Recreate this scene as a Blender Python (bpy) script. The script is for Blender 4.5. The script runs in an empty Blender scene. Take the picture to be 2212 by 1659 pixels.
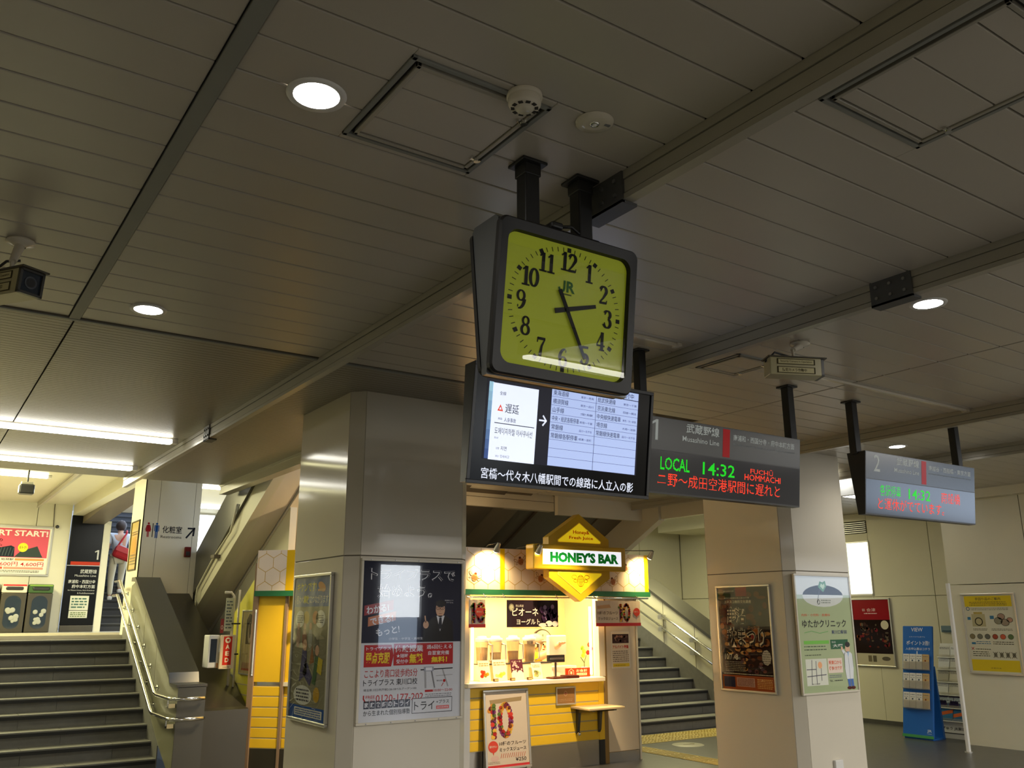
import bpy, bmesh, math, random
from mathutils import Vector, Matrix
from mathutils.bvhtree import BVHTree
random.seed(7)
SC = bpy.context.scene
COL = SC.collection
PI = math.pi

# ------------------------------------------------------------------ camera
def camera():
    yaw, pitch, roll = [math.radians(a) for a in (34.1717, 14.8030, -0.1893)]
    cy, sy, cp, sp = math.cos(yaw), math.sin(yaw), math.cos(pitch), math.sin(pitch)
    f = Vector((sy*cp, cy*cp, sp)); r = Vector((cy, -sy, 0)); u = r.cross(f)
    c, s = math.cos(roll), math.sin(roll)
    r2 = c*r + s*u; u2 = -s*r + c*u
    cd = bpy.data.cameras.new('camera'); co = bpy.data.objects.new('camera', cd)
    COL.objects.link(co)
    cd.sensor_fit = 'HORIZONTAL'; cd.sensor_width = 36; cd.lens = 1903.48/2212*36
    cd.clip_start = .05; cd.clip_end = 200
    m = Matrix.Identity(4)
    for i, v in enumerate((r2, u2, -f)):
        for k in range(3): m[k][i] = v[k]
    m[0][3], m[1][3], m[2][3] = 0, 0, 1.55
    co.matrix_world = m
    SC.camera = co
camera()

# ------------------------------------------------------------------ world, exposure, large lights
SC.view_settings.view_transform = 'Standard'
SC.view_settings.look = 'None'
SC.view_settings.gamma = 1
SC.view_settings.use_curve_mapping = False
SC.view_settings.exposure = 0.0
W = bpy.data.worlds.new('world'); SC.world = W; W.use_nodes = True
bg = W.node_tree.nodes['Background']
bg.inputs[0].default_value = (0.66, 0.80, 1.0, 1); bg.inputs[1].default_value = 4.2

def light(kind, name, loc, energy, color, size=None, rot=(0, 0, 0), **kw):
    d = bpy.data.lights.new(name, kind); d.energy = energy; d.color = color
    if kind == 'AREA':
        d.shape = 'RECTANGLE'; d.size, d.size_y = size
    elif size is not None: d.shadow_soft_size = size
    for k, v in kw.items(): setattr(d, k, v)
    o = bpy.data.objects.new(name, d); o.location = loc; o.rotation_euler = rot
    COL.objects.link(o); return o
def aim(o, target):
    o.rotation_euler = (Vector(target) - o.location).to_track_quat('-Z', 'Y').to_euler()

FLU = (1.0, .93, .50)       # the yellowish tubes over the stairs
WARM = (1.0, .66, .26)
light('AREA', 'juice_bar_ceiling_light', (5.85, 8.45, 2.1), 105, (1, .70, .33), (1.5, .7))
light('AREA', 'stair_tube_light', (.6, 8.15, 3.0), 10, FLU, (2.5, .1))
light('AREA', 'stair_tube_light', (.6, 9.85, 3.0), 14, FLU, (2.5, .1))
light('AREA', 'landing_fill_light', (.46, 14.8, 3.6), 470, FLU, (.68, 5.4))  # unseen panel added out of frame to brighten the landing
light('AREA', 'landing_fill_light', (4.2, 15.5, 3.6), 200, (1, 1, .90), (1.4, .5))
light('AREA', 'right_stair_light', (10.3, 11.3, 3.3), 170, FLU, (2.5, .3))
# unseen fill lights added overhead, behind and to the right of the viewpoint
for x, y, e in ((1, -3, 190), (5, -3, 190), (9, -3, 180), (13, -3, 230), (1, -5.5, 150), (5, -5.5, 160), (9, -5.5, 180), (13, -5.5, 220), (9.6, 1.2, 125)):
    light('AREA', 'concourse_fill_light', (x, y, 3.05), e, (1, .95, .87), (2.0, .3))
light('SPOT', 'kiosk_wall_spot', (6.55, 8.95, 2.15), 90, (1, .74, .34), .03, (math.radians(14), 0, 0), spot_size=math.radians(60), spot_blend=.8)
def spotl(name, loc, tgt, e, col, ang, blend=.7, r=.06):
    l = light('SPOT', name, loc, e, col, r, (0, 0, 0), spot_size=math.radians(ang), spot_blend=blend); aim(l, tgt); return l
spotl('bar_front_fill', (5.6, 6.5, 3.05), (5.8, 8.0, .62), 480, (1, .76, .46), 44, .6)  # added warm spot without a lamp, brightens the yellow front
spotl('bar_side_fill', (3.9, 7.75, 3.05), (3.85, 8.95, 1.1), 560, (1, .78, .42), 58)  # another added spot without a lamp, lifts the slanted bar side
spotl('kiosk_roof_uplight', (5.5, 8.85, 2.30), (5.7, 9.4, 3.0), 10, (1, .70, .34), 60, .8, .03)
light('POINT', 'kiosk_roof_uplight', (4.30, 9.20, 2.285), 24, (1, .72, .38), .03)
light('POINT', 'kiosk_roof_uplight', (6.5, 8.7, 2.285), 1.2, (1, .72, .38), .03)

# ------------------------------------------------------------------ materials
MATS = {}
def mat(name, color, rough=.5, metal=0.0, emit=0.0, var=.06, scale=6.0, coat=0.0, spec=.5, trans=0.0, bump=0.0, alpha=1.0):
    if name in MATS: return MATS[name]
    m = bpy.data.materials.new(name); m.use_nodes = True
    nt = m.node_tree; p = nt.nodes['Principled BSDF']
    c = tuple(color) + (1,)
    p.inputs['Roughness'].default_value = rough
    p.inputs['Metallic'].default_value = metal
    p.inputs['Coat Weight'].default_value = coat
    p.inputs['Coat Roughness'].default_value = .02
    p.inputs['Specular IOR Level'].default_value = spec
    p.inputs['Transmission Weight'].default_value = trans
    p.inputs['Alpha'].default_value = alpha
    p.inputs['Base Color'].default_value = c
    if var:
        tc = nt.nodes.new('ShaderNodeTexCoord'); no = nt.nodes.new('ShaderNodeTexNoise')
        no.inputs['Scale'].default_value = scale; no.inputs['Detail'].default_value = 4
        mx = nt.nodes.new('ShaderNodeMix'); mx.data_type = 'RGBA'
        nt.links.new(tc.outputs['Object'], no.inputs['Vector'])
        nt.links.new(no.outputs['Fac'], mx.inputs[0])
        mx.inputs[6].default_value = tuple(max(0, x*(1-var)) for x in color) + (1,)
        mx.inputs[7].default_value = tuple(min(1, x*(1+var)) for x in color) + (1,)
        nt.links.new(mx.outputs[2], p.inputs['Base Color'])
        if bump:
            b = nt.nodes.new('ShaderNodeBump'); b.inputs['Strength'].default_value = bump
            b.inputs['Distance'].default_value = .002
            nt.links.new(no.outputs['Fac'], b.inputs['Height']); nt.links.new(b.outputs[0], p.inputs['Normal'])
    if emit:
        p.inputs['Emission Color'].default_value = c
        p.inputs['Emission Strength'].default_value = emit
    MATS[name] = m
    return m
def srgb(r, g, b):
    f = lambda v: (v/255)/12.92 if v/255 <= .04045 else ((v/255+.055)/1.055)**2.4
    return (f(r), f(g), f(b))
def ink(r, g, b, gloss=.25, emit=0.0, spec=.15):
    n = 'ink_%d_%d_%d_%g_%g_%g' % (r, g, b, gloss, emit, spec)
    return mat(n, srgb(r, g, b), rough=gloss, emit=emit, var=0, spec=spec)

M_ceil = mat('ceiling_metal', (.49, .45, .38), .33, 0, var=.05, scale=2.5, spec=.6)
M_ceil2 = mat('ceiling_fine_louver', (.27, .24, .18), .38, 0, var=.05, scale=2)
M_gap = mat('ceiling_gap', (.035, .03, .025), .8)
M_strip = mat('ceiling_grey_strip', (.24, .245, .22), .5, 0, var=.04)
M_beam = mat('beam_enamel', (.37, .345, .28), .28, .15, var=.05, spec=.6)
M_splice = mat('splice_steel', (.10, .10, .10), .5, .3)
M_bolt = mat('bolt_steel', (.3, .3, .3), .35, .8)
M_cream = mat('cream_enamel_panel', (.66, .61, .50), .10, 0, var=.03, scale=1.5, spec=.16)
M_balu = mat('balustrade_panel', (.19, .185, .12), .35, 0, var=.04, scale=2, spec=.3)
M_creamw = mat('cream_wall', (.62, .59, .45), .42, 0, var=.06, scale=1.8)
M_joint = mat('panel_joint', (.13, .11, .08), .7)
M_floor = mat('floor_grey', (.072, .070, .064), .35, 0, var=.25, scale=9)
M_tread = mat('step_tread', (.14, .137, .12), .6, 0, var=.15, scale=14)
M_riser = mat('step_riser', (.15, .145, .125), .6, 0, var=.2, scale=14)
M_nose = mat('step_nosing_black', (.012, .012, .012), .7)
M_steel = mat('hairline_stainless', (.105, .095, .075), .32, .85, var=.06, scale=3)
M_steeld = mat('dark_stainless_cladding', (.115, .11, .095), .33, .7, var=.08, scale=3)
M_chrome = mat('chrome', (.75, .75, .72), .12, 1.0, var=0)
M_alu = mat('aluminium_frame', (.55, .54, .50), .3, .7, var=.03)
M_black = mat('black_housing', (.022, .022, .024), .35, 0, var=.1)
M_blackp = mat('black_post', (.014, .014, .014), .45, 0, var=.1)
M_grey = mat('grey_housing', (.20, .21, .22), .3, .2, var=.05)
M_yel = mat('yellow_paint', (.80, .50, .02), .38, 0, var=.05)
M_yelg = mat('yellow_green_paint', (.58, .52, .03), .4, 0, var=.05)
M_yelj = mat('yellow_board_joint', (.40, .33, .18), .7)
M_white = mat('white_plastic', (.75, .74, .70), .35, 0, var=.02)
M_lamp = mat('lamp_emit', (1, .96, .90), .5, 0, emit=38, var=0)
M_tube = mat('tube_emit', (1, .97, .86), .5, 0, emit=13, var=0)
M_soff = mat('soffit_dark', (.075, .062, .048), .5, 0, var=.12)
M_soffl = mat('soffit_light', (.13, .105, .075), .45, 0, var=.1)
M_wood = mat('shelf_board', (.62, .48, .27), .5, 0, var=.1, scale=20)
M_skin = mat('skin', (.56, .33, .22), .5, var=.05)
M_hair = mat('dark_hair', (.03, .015, .01), .6, var=.2, scale=40)
M_glassd = mat('dark_glass', (.02, .03, .045), .05, 0, var=0)
M_clear = mat('clear_plastic', (.95, .92, .85), .05, 0, var=0, trans=.85, spec=.5)

gm = bpy.data.materials.new('clear_cover'); gm.use_nodes = True
nt = gm.node_tree; nt.nodes.remove(nt.nodes['Principled BSDF'])
out = nt.nodes['Material Output']; mx = nt.nodes.new('ShaderNodeMixShader')
geo = nt.nodes.new('ShaderNodeNewGeometry'); dt = nt.nodes.new('ShaderNodeVectorMath'); dt.operation = 'DOT_PRODUCT'
nt.links.new(geo.outputs['Normal'], dt.inputs[0]); nt.links.new(geo.outputs['Incoming'], dt.inputs[1])
def mth(op, a, b=None):
    n_ = nt.nodes.new('ShaderNodeMath'); n_.operation = op
    for i_, q_ in enumerate((a, b)):
        if q_ is None: continue
        if isinstance(q_, (int, float)): n_.inputs[i_].default_value = q_
        else: nt.links.new(q_, n_.inputs[i_])
    return n_.outputs[0]
fr_ = mth('ADD', mth('MULTIPLY', mth('POWER', mth('SUBTRACT', 1.0, mth('ABSOLUTE', dt.outputs['Value'])), 5.0), .94), .055)
tr_ = nt.nodes.new('ShaderNodeBsdfTransparent'); gl = nt.nodes.new('ShaderNodeBsdfGlossy'); gl.inputs['Roughness'].default_value = 0.008
nt.links.new(fr_, mx.inputs[0]); nt.links.new(tr_.outputs[0], mx.inputs[1]); nt.links.new(gl.outputs[0], mx.inputs[2]); nt.links.new(mx.outputs[0], out.inputs[0])
GLASS = gm

# ------------------------------------------------------------------ mesh helpers
ORG = {}
def org(p):
    while p is not None:
        if p in ORG: return ORG[p]
        p = p.parent
    return Vector((0, 0, 0))
class MB:
    def __init__(s): s.v = []; s.f = []; s.m = []; s.sm = []; s.mats = []
    def mi(s, m):
        if m is None: return 0
        if m not in s.mats: s.mats.append(m)
        return s.mats.index(m)
    def add(s, vs, fs, m=None, M=None, smooth=False):
        n = len(s.v); k = s.mi(m)
        for v in vs:
            v = Vector(v)
            s.v.append(M @ v if M is not None else v)
        for f in fs: s.f.append([i+n for i in f]); s.m.append(k); s.sm.append(smooth)
        return s
    def box(s, x0, y0, z0, x1, y1, z1, m=None, M=None):
        vs = [(x, y, z) for z in (z0, z1) for y in (y0, y1) for x in (x0, x1)]
        return s.add(vs, [(0, 2, 3, 1), (4, 5, 7, 6), (0, 1, 5, 4), (2, 6, 7, 3), (0, 4, 6, 2), (1, 3, 7, 5)], m, M)
    def cbox(s, x0, y0, z0, x1, y1, z1, c, m=None, M=None):
        bm = bmesh.new(); bmesh.ops.create_cube(bm, size=1)
        bmesh.ops.scale(bm, vec=(x1-x0, y1-y0, z1-z0), verts=bm.verts)
        bmesh.ops.translate(bm, vec=((x0+x1)/2, (y0+y1)/2, (z0+z1)/2), verts=bm.verts)
        bmesh.ops.bevel(bm, geom=bm.edges[:], offset=c, segments=2, affect='EDGES', profile=.5)
        s.bm(bm, m, M); return s
    def bm(s, bm, m=None, M=None, smooth=False):
        bm.verts.index_update()
        s.add([v.co.copy() for v in bm.verts], [[v.index for v in f.verts] for f in bm.faces], m, M, smooth); bm.free()
        return s
    def prism(s, poly, axis, a, b, m=None):
        """poly: 2D points in the two other axes (x: (y,z); y: (x,z); z: (x,y))"""
        def P(p, t):
            return {'x': (t, p[0], p[1]), 'y': (p[0], t, p[1]), 'z': (p[0], p[1], t)}[axis]
        n = len(poly); ar = sum(poly[i][0]*poly[(i+1) % n][1]-poly[(i+1) % n][0]*poly[i][1] for i in range(n))
        if axis == 'y': ar = -ar
        if (ar < 0) != (b < a): poly = poly[::-1]
        vs = [P(p, a) for p in poly]+[P(p, b) for p in poly]
        fs = [list(range(n))[::-1], list(range(n, 2*n))]+[(i, (i+1) % n, n+(i+1) % n, n+i) for i in range(n)]
        return s.add(vs, fs, m)
    def cyl(s, p0, p1, r, n=12, m=None, r1=None, caps=True, smooth=True):
        p0 = Vector(p0); p1 = Vector(p1); d = (p1-p0).normalized()
        a = d.orthogonal().normalized(); b = d.cross(a); r1 = r if r1 is None else r1
        vs = []
        for p, q in ((p0, r), (p1, r1)):
            for i in range(n):
                t = 2*PI*i/n; vs.append(p+a*math.cos(t)*q+b*math.sin(t)*q)
        s.add(vs, [(i, (i+1) % n, n+(i+1) % n, n+i) for i in range(n)], m, None, smooth)
        if caps: s.add(vs, [list(range(n))[::-1], list(range(n, 2*n))], m)
        return s
    def tube(s, pts, r, n=8, m=None):
        pts = [Vector(p) for p in pts]; rings = []
        a = None
        for i, p in enumerate(pts):
            d = (pts[min(i+1, len(pts)-1)]-pts[max(i-1, 0)]).normalized()
            a = d.orthogonal().normalized() if a is None else (a-d*a.dot(d)).normalized()
            b = d.cross(a)
            rings.append([p+a*math.cos(2*PI*k/n)*r+b*math.sin(2*PI*k/n)*r for k in range(n)])
        vs = [v for q in rings for v in q]; fs = []
        for i in range(len(pts)-1):
            for k in range(n): fs.append((i*n+k, i*n+(k+1) % n, (i+1)*n+(k+1) % n, (i+1)*n+k))
        fs += [list(range(n))[::-1], list(range((len(pts)-1)*n, len(pts)*n))]
        return s.add(vs, fs, m, None, True)
    def lathe(s, prof, c, n=24, m=None, smooth=True):
        vs = []
        for r, z in prof:
            for i in range(n):
                t = 2*PI*i/n; vs.append((c[0]+r*math.cos(t), c[1]+r*math.sin(t), c[2]+z))
        fs = []
        for k in range(len(prof)-1):
            for i in range(n): fs.append((k*n+i, k*n+(i+1) % n, (k+1)*n+(i+1) % n, (k+1)*n+i))
        return s.add(vs, fs, m, None, smooth)
    def ball(s, c, r, m=None, sc=(1, 1, 1)):
        bm = bmesh.new(); bmesh.ops.create_icosphere(bm, subdivisions=2, radius=r)
        bmesh.ops.scale(bm, vec=sc, verts=bm.verts)
        bmesh.ops.translate(bm, vec=c, verts=bm.verts)
        return s.bm(bm, m, None, True)
    def build(s, name, m=None, parent=None):
        me = bpy.data.meshes.new(name); o = org(parent)
        me.from_pydata([tuple(v-o) for v in s.v], [], s.f)
        ml = s.mats if s.mats else [m]
        if m is not None and m not in ml: ml = [m]+ml[1:] if not s.mats else ml
        for q in ml: me.materials.append(q)
        for p, k, sm in zip(me.polygons, s.m, s.sm): p.material_index = k; p.use_smooth = sm
        me.update()
        ob = bpy.data.objects.new(name, me); COL.objects.link(ob)
        if parent is not None: ob.parent = parent
        return ob
def quad(o, u, v, m=None):
    o, u, v = Vector(o), Vector(u), Vector(v)
    return MB().add([o, o+u, o+u+v, o+v], [(0, 1, 2, 3)], m or GLASS)
def tag(o, label=None, cat=None, group=None, kind=None):
    if label: o['label'] = label
    if cat: o['category'] = cat
    if group: o['group'] = group
    if kind: o['kind'] = kind
    return o
def thing(name, label, cat, loc=(0, 0, 0), group=None):
    o = bpy.data.objects.new(name, None); COL.objects.link(o); o.empty_display_size = .1
    o.location = loc; ORG[o] = Vector(loc)
    return tag(o, label, cat, group)
def struct(o, label, cat=None):
    return tag(o, label, cat or 'structure', None, 'structure')
def sroot(name, label, cat, loc=(0, 0, 0)):
    o = thing(name, label, cat, loc); o['kind'] = 'structure'; return o
def box1(name, m, parent, *a): return MB().box(*a).build(name, m, parent)
def kids(o): return list(o.children)
def copy_tree(o, loc, label=None):
    r = o.copy(); COL.objects.link(r); r.location = loc; ORG[r] = Vector(loc)
    if label: r['label'] = label
    for c in kids(o):
        d = c.copy(); COL.objects.link(d); d.parent = r
        for g in kids(c):
            e = g.copy(); COL.objects.link(e); e.parent = d
    return r

# ------------------------------------------------------------------ flat print: text and shapes on a sheet
TX = {}
def textmesh(s, off=0.0):
    k = (s, off)
    if k in TX: return TX[k]
    cu = bpy.data.curves.new('glyphs', 'FONT'); cu.body = s; cu.resolution_u = 2; cu.offset = off
    ob = bpy.data.objects.new('glyphs', cu); COL.objects.link(ob)
    dg = bpy.context.evaluated_depsgraph_get()
    me = bpy.data.meshes.new_from_object(ob.evaluated_get(dg))
    vs = [(v.co.x, v.co.y) for v in me.vertices]; fs = [list(p.vertices) for p in me.polygons]
    bpy.data.objects.remove(ob); bpy.data.curves.remove(cu); bpy.data.meshes.remove(me)
    if not vs: vs = [(0, 0), (1, 0), (0, 1)]; fs = []
    x0 = min(v[0] for v in vs); x1 = max(v[0] for v in vs); y0 = min(v[1] for v in vs); y1 = max(v[1] for v in vs)
    vs = [((x-x0)/max(1e-6, x1-x0), (y-y0)/max(1e-6, y1-y0)) for x, y in vs]
    TX[k] = (vs, fs); return TX[k]
class Sheet:
    """a flat sheet: origin o (bottom left), u to the right, v up, size w x h; shapes in metres, each layer 0.4 mm proud"""
    def __init__(s, o, u, v, w, h, base=None, step=.0005):
        s.o = Vector(o); s.u = Vector(u).normalized(); s.v = Vector(v).normalized(); s.n = s.u.cross(s.v)
        s.w, s.h, s.mb, s.step = w, h, MB(), step
        if base is not None: s.rect(0, 0, w, h, base, 0)
    def P(s, x, y, l): return s.o+s.u*x+s.v*y+s.n*(l*s.step)
    def poly(s, pts, m, l=1): s.mb.add([s.P(x, y, l) for x, y in pts], [list(range(len(pts)))], m); return s
    def rect(s, x0, y0, x1, y1, m, l=1): return s.poly([(x0, y0), (x1, y0), (x1, y1), (x0, y1)], m, l)
    def ell(s, cx, cy, rx, ry, m, l=1, n=20, rot=0):
        return s.poly([(cx+rx*math.cos(2*PI*i/n)*math.cos(rot)-ry*math.sin(2*PI*i/n)*math.sin(rot), cy+rx*math.cos(2*PI*i/n)*math.sin(rot)+ry*math.sin(2*PI*i/n)*math.cos(rot)) for i in range(n)], m, l)
    def ring(s, cx, cy, rx, ry, t, m, l=1, n=24, a0=0, a1=2*PI):
        pts = [(cx+rx*math.cos(a0+(a1-a0)*i/n), cy+ry*math.sin(a0+(a1-a0)*i/n)) for i in range(n+1)]
        return s.line(pts, t, m, l)
    def line(s, pts, t, m, l=1):
        for (x0, y0), (x1, y1) in zip(pts, pts[1:]):
            d = math.hypot(x1-x0, y1-y0) or 1; a, b = -(y1-y0)/d*t/2, (x1-x0)/d*t/2
            ex, ey = (x1-x0)/d*t*.2, (y1-y0)/d*t*.2
            s.poly([(x0-ex-a, y0-ey-b), (x1+ex-a, y1+ey-b), (x1+ex+a, y1+ey+b), (x0-ex+a, y0-ey+b)], m, l)
        return s
    def text(s, t, x0, y0, x1, y1, m, l=2, bold=0.0, shear=0, rot=0):
        vs, fs = textmesh(t, bold); cx, cy = (x0+x1)/2, (y0+y1)/2; out = []
        for x, y in vs:
            px = x0+x*(x1-x0)+shear*(y-.5)*(y1-y0); py = y0+y*(y1-y0)
            if rot:
                dx, dy = px-cx, py-cy
                px, py = cx+dx*math.cos(rot)-dy*math.sin(rot), cy+dx*math.sin(rot)+dy*math.cos(rot)
            out.append(s.P(px, py, l))
        s.mb.add(out, fs, m); return s
    def dots(s, t, x0, y0, x1, y1, m, rows=16, l=2, bold=.01):
        vs, fs = textmesh(t, bold)
        W_, H_ = x1-x0, y1-y0; tree = BVHTree.FromPolygons([(x*W_, y*H_, 0) for x, y in vs], fs)
        p = H_/rows; q = p*.43
        for i in range(int(W_/p)):
            for j in range(rows):
                X_, Y_ = (i+.5)*p, (j+.5)*p
                if tree.ray_cast(Vector((X_, Y_, 1)), Vector((0, 0, -1)))[0] is not None:
                    s.rect(x0+X_-q, y0+Y_-q, x0+X_+q, y0+Y_+q, m, l)
        return s
    def scribble(s, x0, y0, x1, y1, rows, m, l=2, fill=.5, seed=1):
        """body copy too small to read: rows of short dashes"""
        R = random.Random(seed); h = (y1-y0)/rows
        for r in range(rows):
            x = x0; y = y0+r*h
            while x < x1-h*.4:
                wd = min(R.uniform(.4, 1.8)*h, x1-x); s.rect(x, y+h*.25, x+wd, y+h*(.25+fill), m, l); x += wd+h*.3
        return s
    def build(s, name, parent): return s.mb.build(name, None, parent)
def frame(o, u, v, w, h, t, d, m, parent, name='frame', out=0.0, rounded=0):
    """four mitred-looking strips round a sheet, as one part"""
    o = Vector(o); u = Vector(u).normalized(); v = Vector(v).normalized(); n = u.cross(v)
    M = Matrix(((u.x, v.x, n.x, o.x), (u.y, v.y, n.y, o.y), (u.z, v.z, n.z, o.z), (0, 0, 0, 1)))
    b = MB()
    for a in ((-t, -t, w+t, 0), (-t, h, w+t, h+t), (-t, 0, 0, h), (w, 0, w+t, h)):
        b.cbox(a[0], a[1], -d*.3, a[2], a[3], d*.7, min(t, d)*.2, m, M)
    return b.build(name, m, parent)
XP = (1, 0, 0); XN = (-1, 0, 0); YN = (0, -1, 0); ZP = (0, 0, 1)
CAP = {}
# ================================================================== SETTING
# floor
fl = sroot('floor', 'grey station concourse floor', 'floor')
box1('floor_slab', M_floor, fl, -9, -12, -.1, 32, 21, 0)
# back side of the concourse, with the exit gap the daylight comes through
wb = sroot('wall_back', 'wall behind the viewpoint with a tall daylight gap', 'wall')
for a in ((-9, -8.2, 0, 9.25, -8, 3.3), (10.35, -8.2, 0, 14, -8, 3.3), (9.25, -8.2, 2.75, 10.35, -8, 3.3), (9.25, -8.2, 0, 10.35, -8, .85)):
    box1('wall_panel', mat('back_wall_darkened', (.10, .09, .08), .5), wb, *a)  # unseen wall coloured dark so glazed posters mirror little light
wl = sroot('wall_left', 'side wall at the far left of the concourse', 'wall')
box1('wall_panel', M_creamw, wl, -4.2, -8, 0, -4, 21, 4.0)
we = sroot('wall_daylight_screen', 'unseen side wall added to admit daylight only through a high strip', 'wall')  # unseen, put in to hold the daylight to one strip
for a in ((18, -8, 0, 18.2, 3.4, 1.95), (18, -8, 1.95, 18.2, -5.2, 3.2), (18, -.9, 1.95, 18.2, 3.4, 3.2), (18, -5.2, 2.92, 18.2, -.9, 3.2), (11.4, 3.3, 0, 18, 3.4, 3.2), (14, -8.2, 0, 18.2, -8, 3.2)):
    box1('wall_panel', M_creamw, we, *a)
for a in ((8.6, 14.1, 0, 14.4, 14.3, 4), (13.99, 9.3, 0, 14.3, 14.2, 4), (11.45, 3.4, 0, 11.5, 6.5, 3.2), (12.42, 3.4, 0, 12.5, 9.5, 3.3), (12.3, 9.4, 0, 14.2, 9.45, 3.6), (-4, 19.35, 1, 2.6, 19.5, 4), (-4, 20, 3.7, 3.3, 20.2, 6)):
    box1('light_leak_backing', M_creamw, we, *a)  # unseen sheets added to stop daylight leaking through the wall joints
box1('pane', mat('gap_daylight_glow', (.88, .94, 1), .3, 0, emit=13, var=0), wb, 9.25, -8.12, 1.55, 10.35, -8.10, 2.75)  # glowing pane added in the gap to brighten its mirror image
# ---- ceiling
ce = sroot('ceiling', 'low ceiling of long dull metal panels', 'ceiling')
box1('ceiling_backing', M_gap, ce, -4, -8, 3.125, 32, 4.99, 3.20)
box1('ceiling_backing', M_gap, ce, -4, 4.99, 3.125, 3.03, 10.75, 3.20)
box1('ceiling_backing', M_gap, ce, 3.03, 4.99, 3.125, 4.8, 7.4, 3.20)
box1('ceiling_backing', M_gap, ce, 4.8, 4.99, 3.125, 8.6, 9.40, 3.20)
box1('ceiling_backing', M_gap, ce, 8.6, 4.99, 3.125, 32, 9.4, 3.20)
segs = [(-4, -1.2), (-1.2, .54), (.60, 1.945), (2.005, 3.685), (3.745, 5.236), (5.25, 6.69), (6.75, 8.35), (8.41, 11.2)]
def panel_mesh(w, d):
    b = MB(); b.cbox(0, 0, 0, w, d, .022, .0035, M_ceil); return b
HX = [(1.00, 1.965, 1.49, 2.47), (2.145, .865, 2.675, 1.465), (4.045, 3.485, 4.405, 3.855)]
cache = {}
def put_panel(x0, x1, y0, y1):
    k = (round(x1-x0, 3), round(y1-y0, 3))
    if k not in cache:
        o = MB().cbox(0, 0, 0, x1-x0, y1-y0, .022, .0035, M_ceil).build('ceiling_panel', M_ceil, ce); cache[k] = o
    else:
        o = cache[k].copy(); COL.objects.link(o)
    o.location = (x0, y0, 3.1+random.uniform(0, .0012))
for si, (x0, x1) in enumerate(segs):
    pitch = .1905 if x0 < 2 else .1948
    ph = 2.127 if x0 < 2 else 2.141
    k = -40
    while True:
        y0 = ph+k*pitch; y1 = y0+pitch-.0075; k += 1
        if y1 < (-.2 if x0 > .3 else .2): continue
        if x0 > 5 and y0 > 9.3: break
        if x0 < 5 and y0 > 4.95: break
        ycap = 4.985 if x0 < 5 else 9.39
        y1 = min(y1, ycap)
        if y1-y0 < .02: break
        cuts = [(x0, x1)]
        for hx0, hy0, hx1, hy1 in HX:
            if hx0 >= x0-.01 and hx1 <= x1+.01 and y0 < hy1-.02 and y1 > hy0+.02:
                cuts = [(x0, hx0), (hx1, x1)]
        for a, b_ in cuts: put_panel(a, b_, y0, y1)
        if len(cuts) == 2:
            a, b_ = cuts[0][1], cuts[1][0]
            for hx0, hy0, hx1, hy1 in HX:
                if hx0 == a:
                    if y0 < hy0-.01: put_panel(a, b_, y0, hy0)
                    if y1 > hy1+.01: put_panel(a, b_, hy1, y1)
for si, (x0, x1) in enumerate([(-4, 3.6), (3.6, 11.2)]):    # near the camera and behind it, out of view
    box1('ceiling_sheet', M_ceil, ce, x0, -8, 3.102, x1, -.3, 3.12)
box1('ceiling_sheet', M_ceil, ce, 11.2, -8, 3.102, 32, 9.4, 3.12)
# fine louvers beyond the cross joint
for x0, x1, ya, yb in ((-4, .572, 5.03, 10.75), (.582, 1.945, 5.03, 10.75), (2.005, 3.03, 5.03, 10.75), (3.03, 4.8, 5.03, 7.4)):
    b = MB(); y = ya
    while y < yb-.02:
        b.box(x0, y, 3.1, x1, min(y+.047, yb), 3.12); y += .052
    b.build('ceiling_louver', M_ceil2, ce)['kind'] = 'stuff'
tr = sroot('trim_1', 'dark cross joint in the ceiling where the fine louvers begin', 'trim')
for x0, x1 in ((-4, 1.945), (2.005, 3.68)):
    box1('joint_strip', M_joint, tr, x0, 4.985, 3.098, x1, 4.998, 3.12)
    box1('joint_strip', M_strip, tr, x0, 4.998, 3.092, x1, 5.028, 3.12)
tr = sroot('trim_2', 'flat dark grey strip running along the ceiling at left', 'trim')
box1('strip', M_strip, tr, .545, -1, 3.094, .597, 5.02, 3.12)
tr = sroot('trim_3', 'thin dark joint line along the ceiling at right', 'trim')
box1('strip', M_joint, tr, 5.236, 0, 3.104, 5.25, 9.39, 3.12)
# ceiling beams (cable channels)
def beam(n, x, y0, y1, label, z=3.1, plates=()):
    t = sroot('trim_%d' % n, label, 'beam')
    box1('channel_core', M_beam, t, x+.012, y0, z-.105, x+.045, y1, z)
    box1('channel_lip', M_beam, t, x, y0, z-.03, x+.03, y1, z+.003)
    box1('channel_web', M_beam, t, x+.004, y0, z-.083, x+.03, y1, z-.034)
    box1('channel_flange', M_beam, t, x, y0, z-.11, x+.045, y1, z-.088)
    box1('shadow_gap', M_gap, t, x+.045, y0, z-.006, x+.06, y1, z+.01)
    for ya, yb in plates:
        p = box1('splice_plate', M_splice, t, x-.008, ya, z-.122, x+.004, yb, z+.002)
        box1('splice_angle', M_splice, t, x-.008, ya, z-.124, x+.062, yb, z-.112)
        for fy in (.16, .5, .84):
            for fz in (-.03, -.085):
                q = MB().cyl((x-.008, ya+(yb-ya)*fy, z+fz), (x-.017, ya+(yb-ya)*fy, z+fz), .0085, 6, M_bolt, smooth=False).build('bolt', M_bolt, p)
    return t
beam(4, 1.945, -1, 10.78, 'long ceiling channel passing just behind the hanging clock', plates=((2.15, 2.365), (7.32, 7.47)))
beam(5, 3.685, -1, 7.0, 'long ceiling channel to the right of the hanging clock', plates=((2.125, 2.338),))
beam(6, 6.69, 0, 5.47, 'ceiling channel crossing behind the sign numbered 2')
beam(7, 8.35, 0, 9.4, 'farthest ceiling channel at the upper right')
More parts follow.
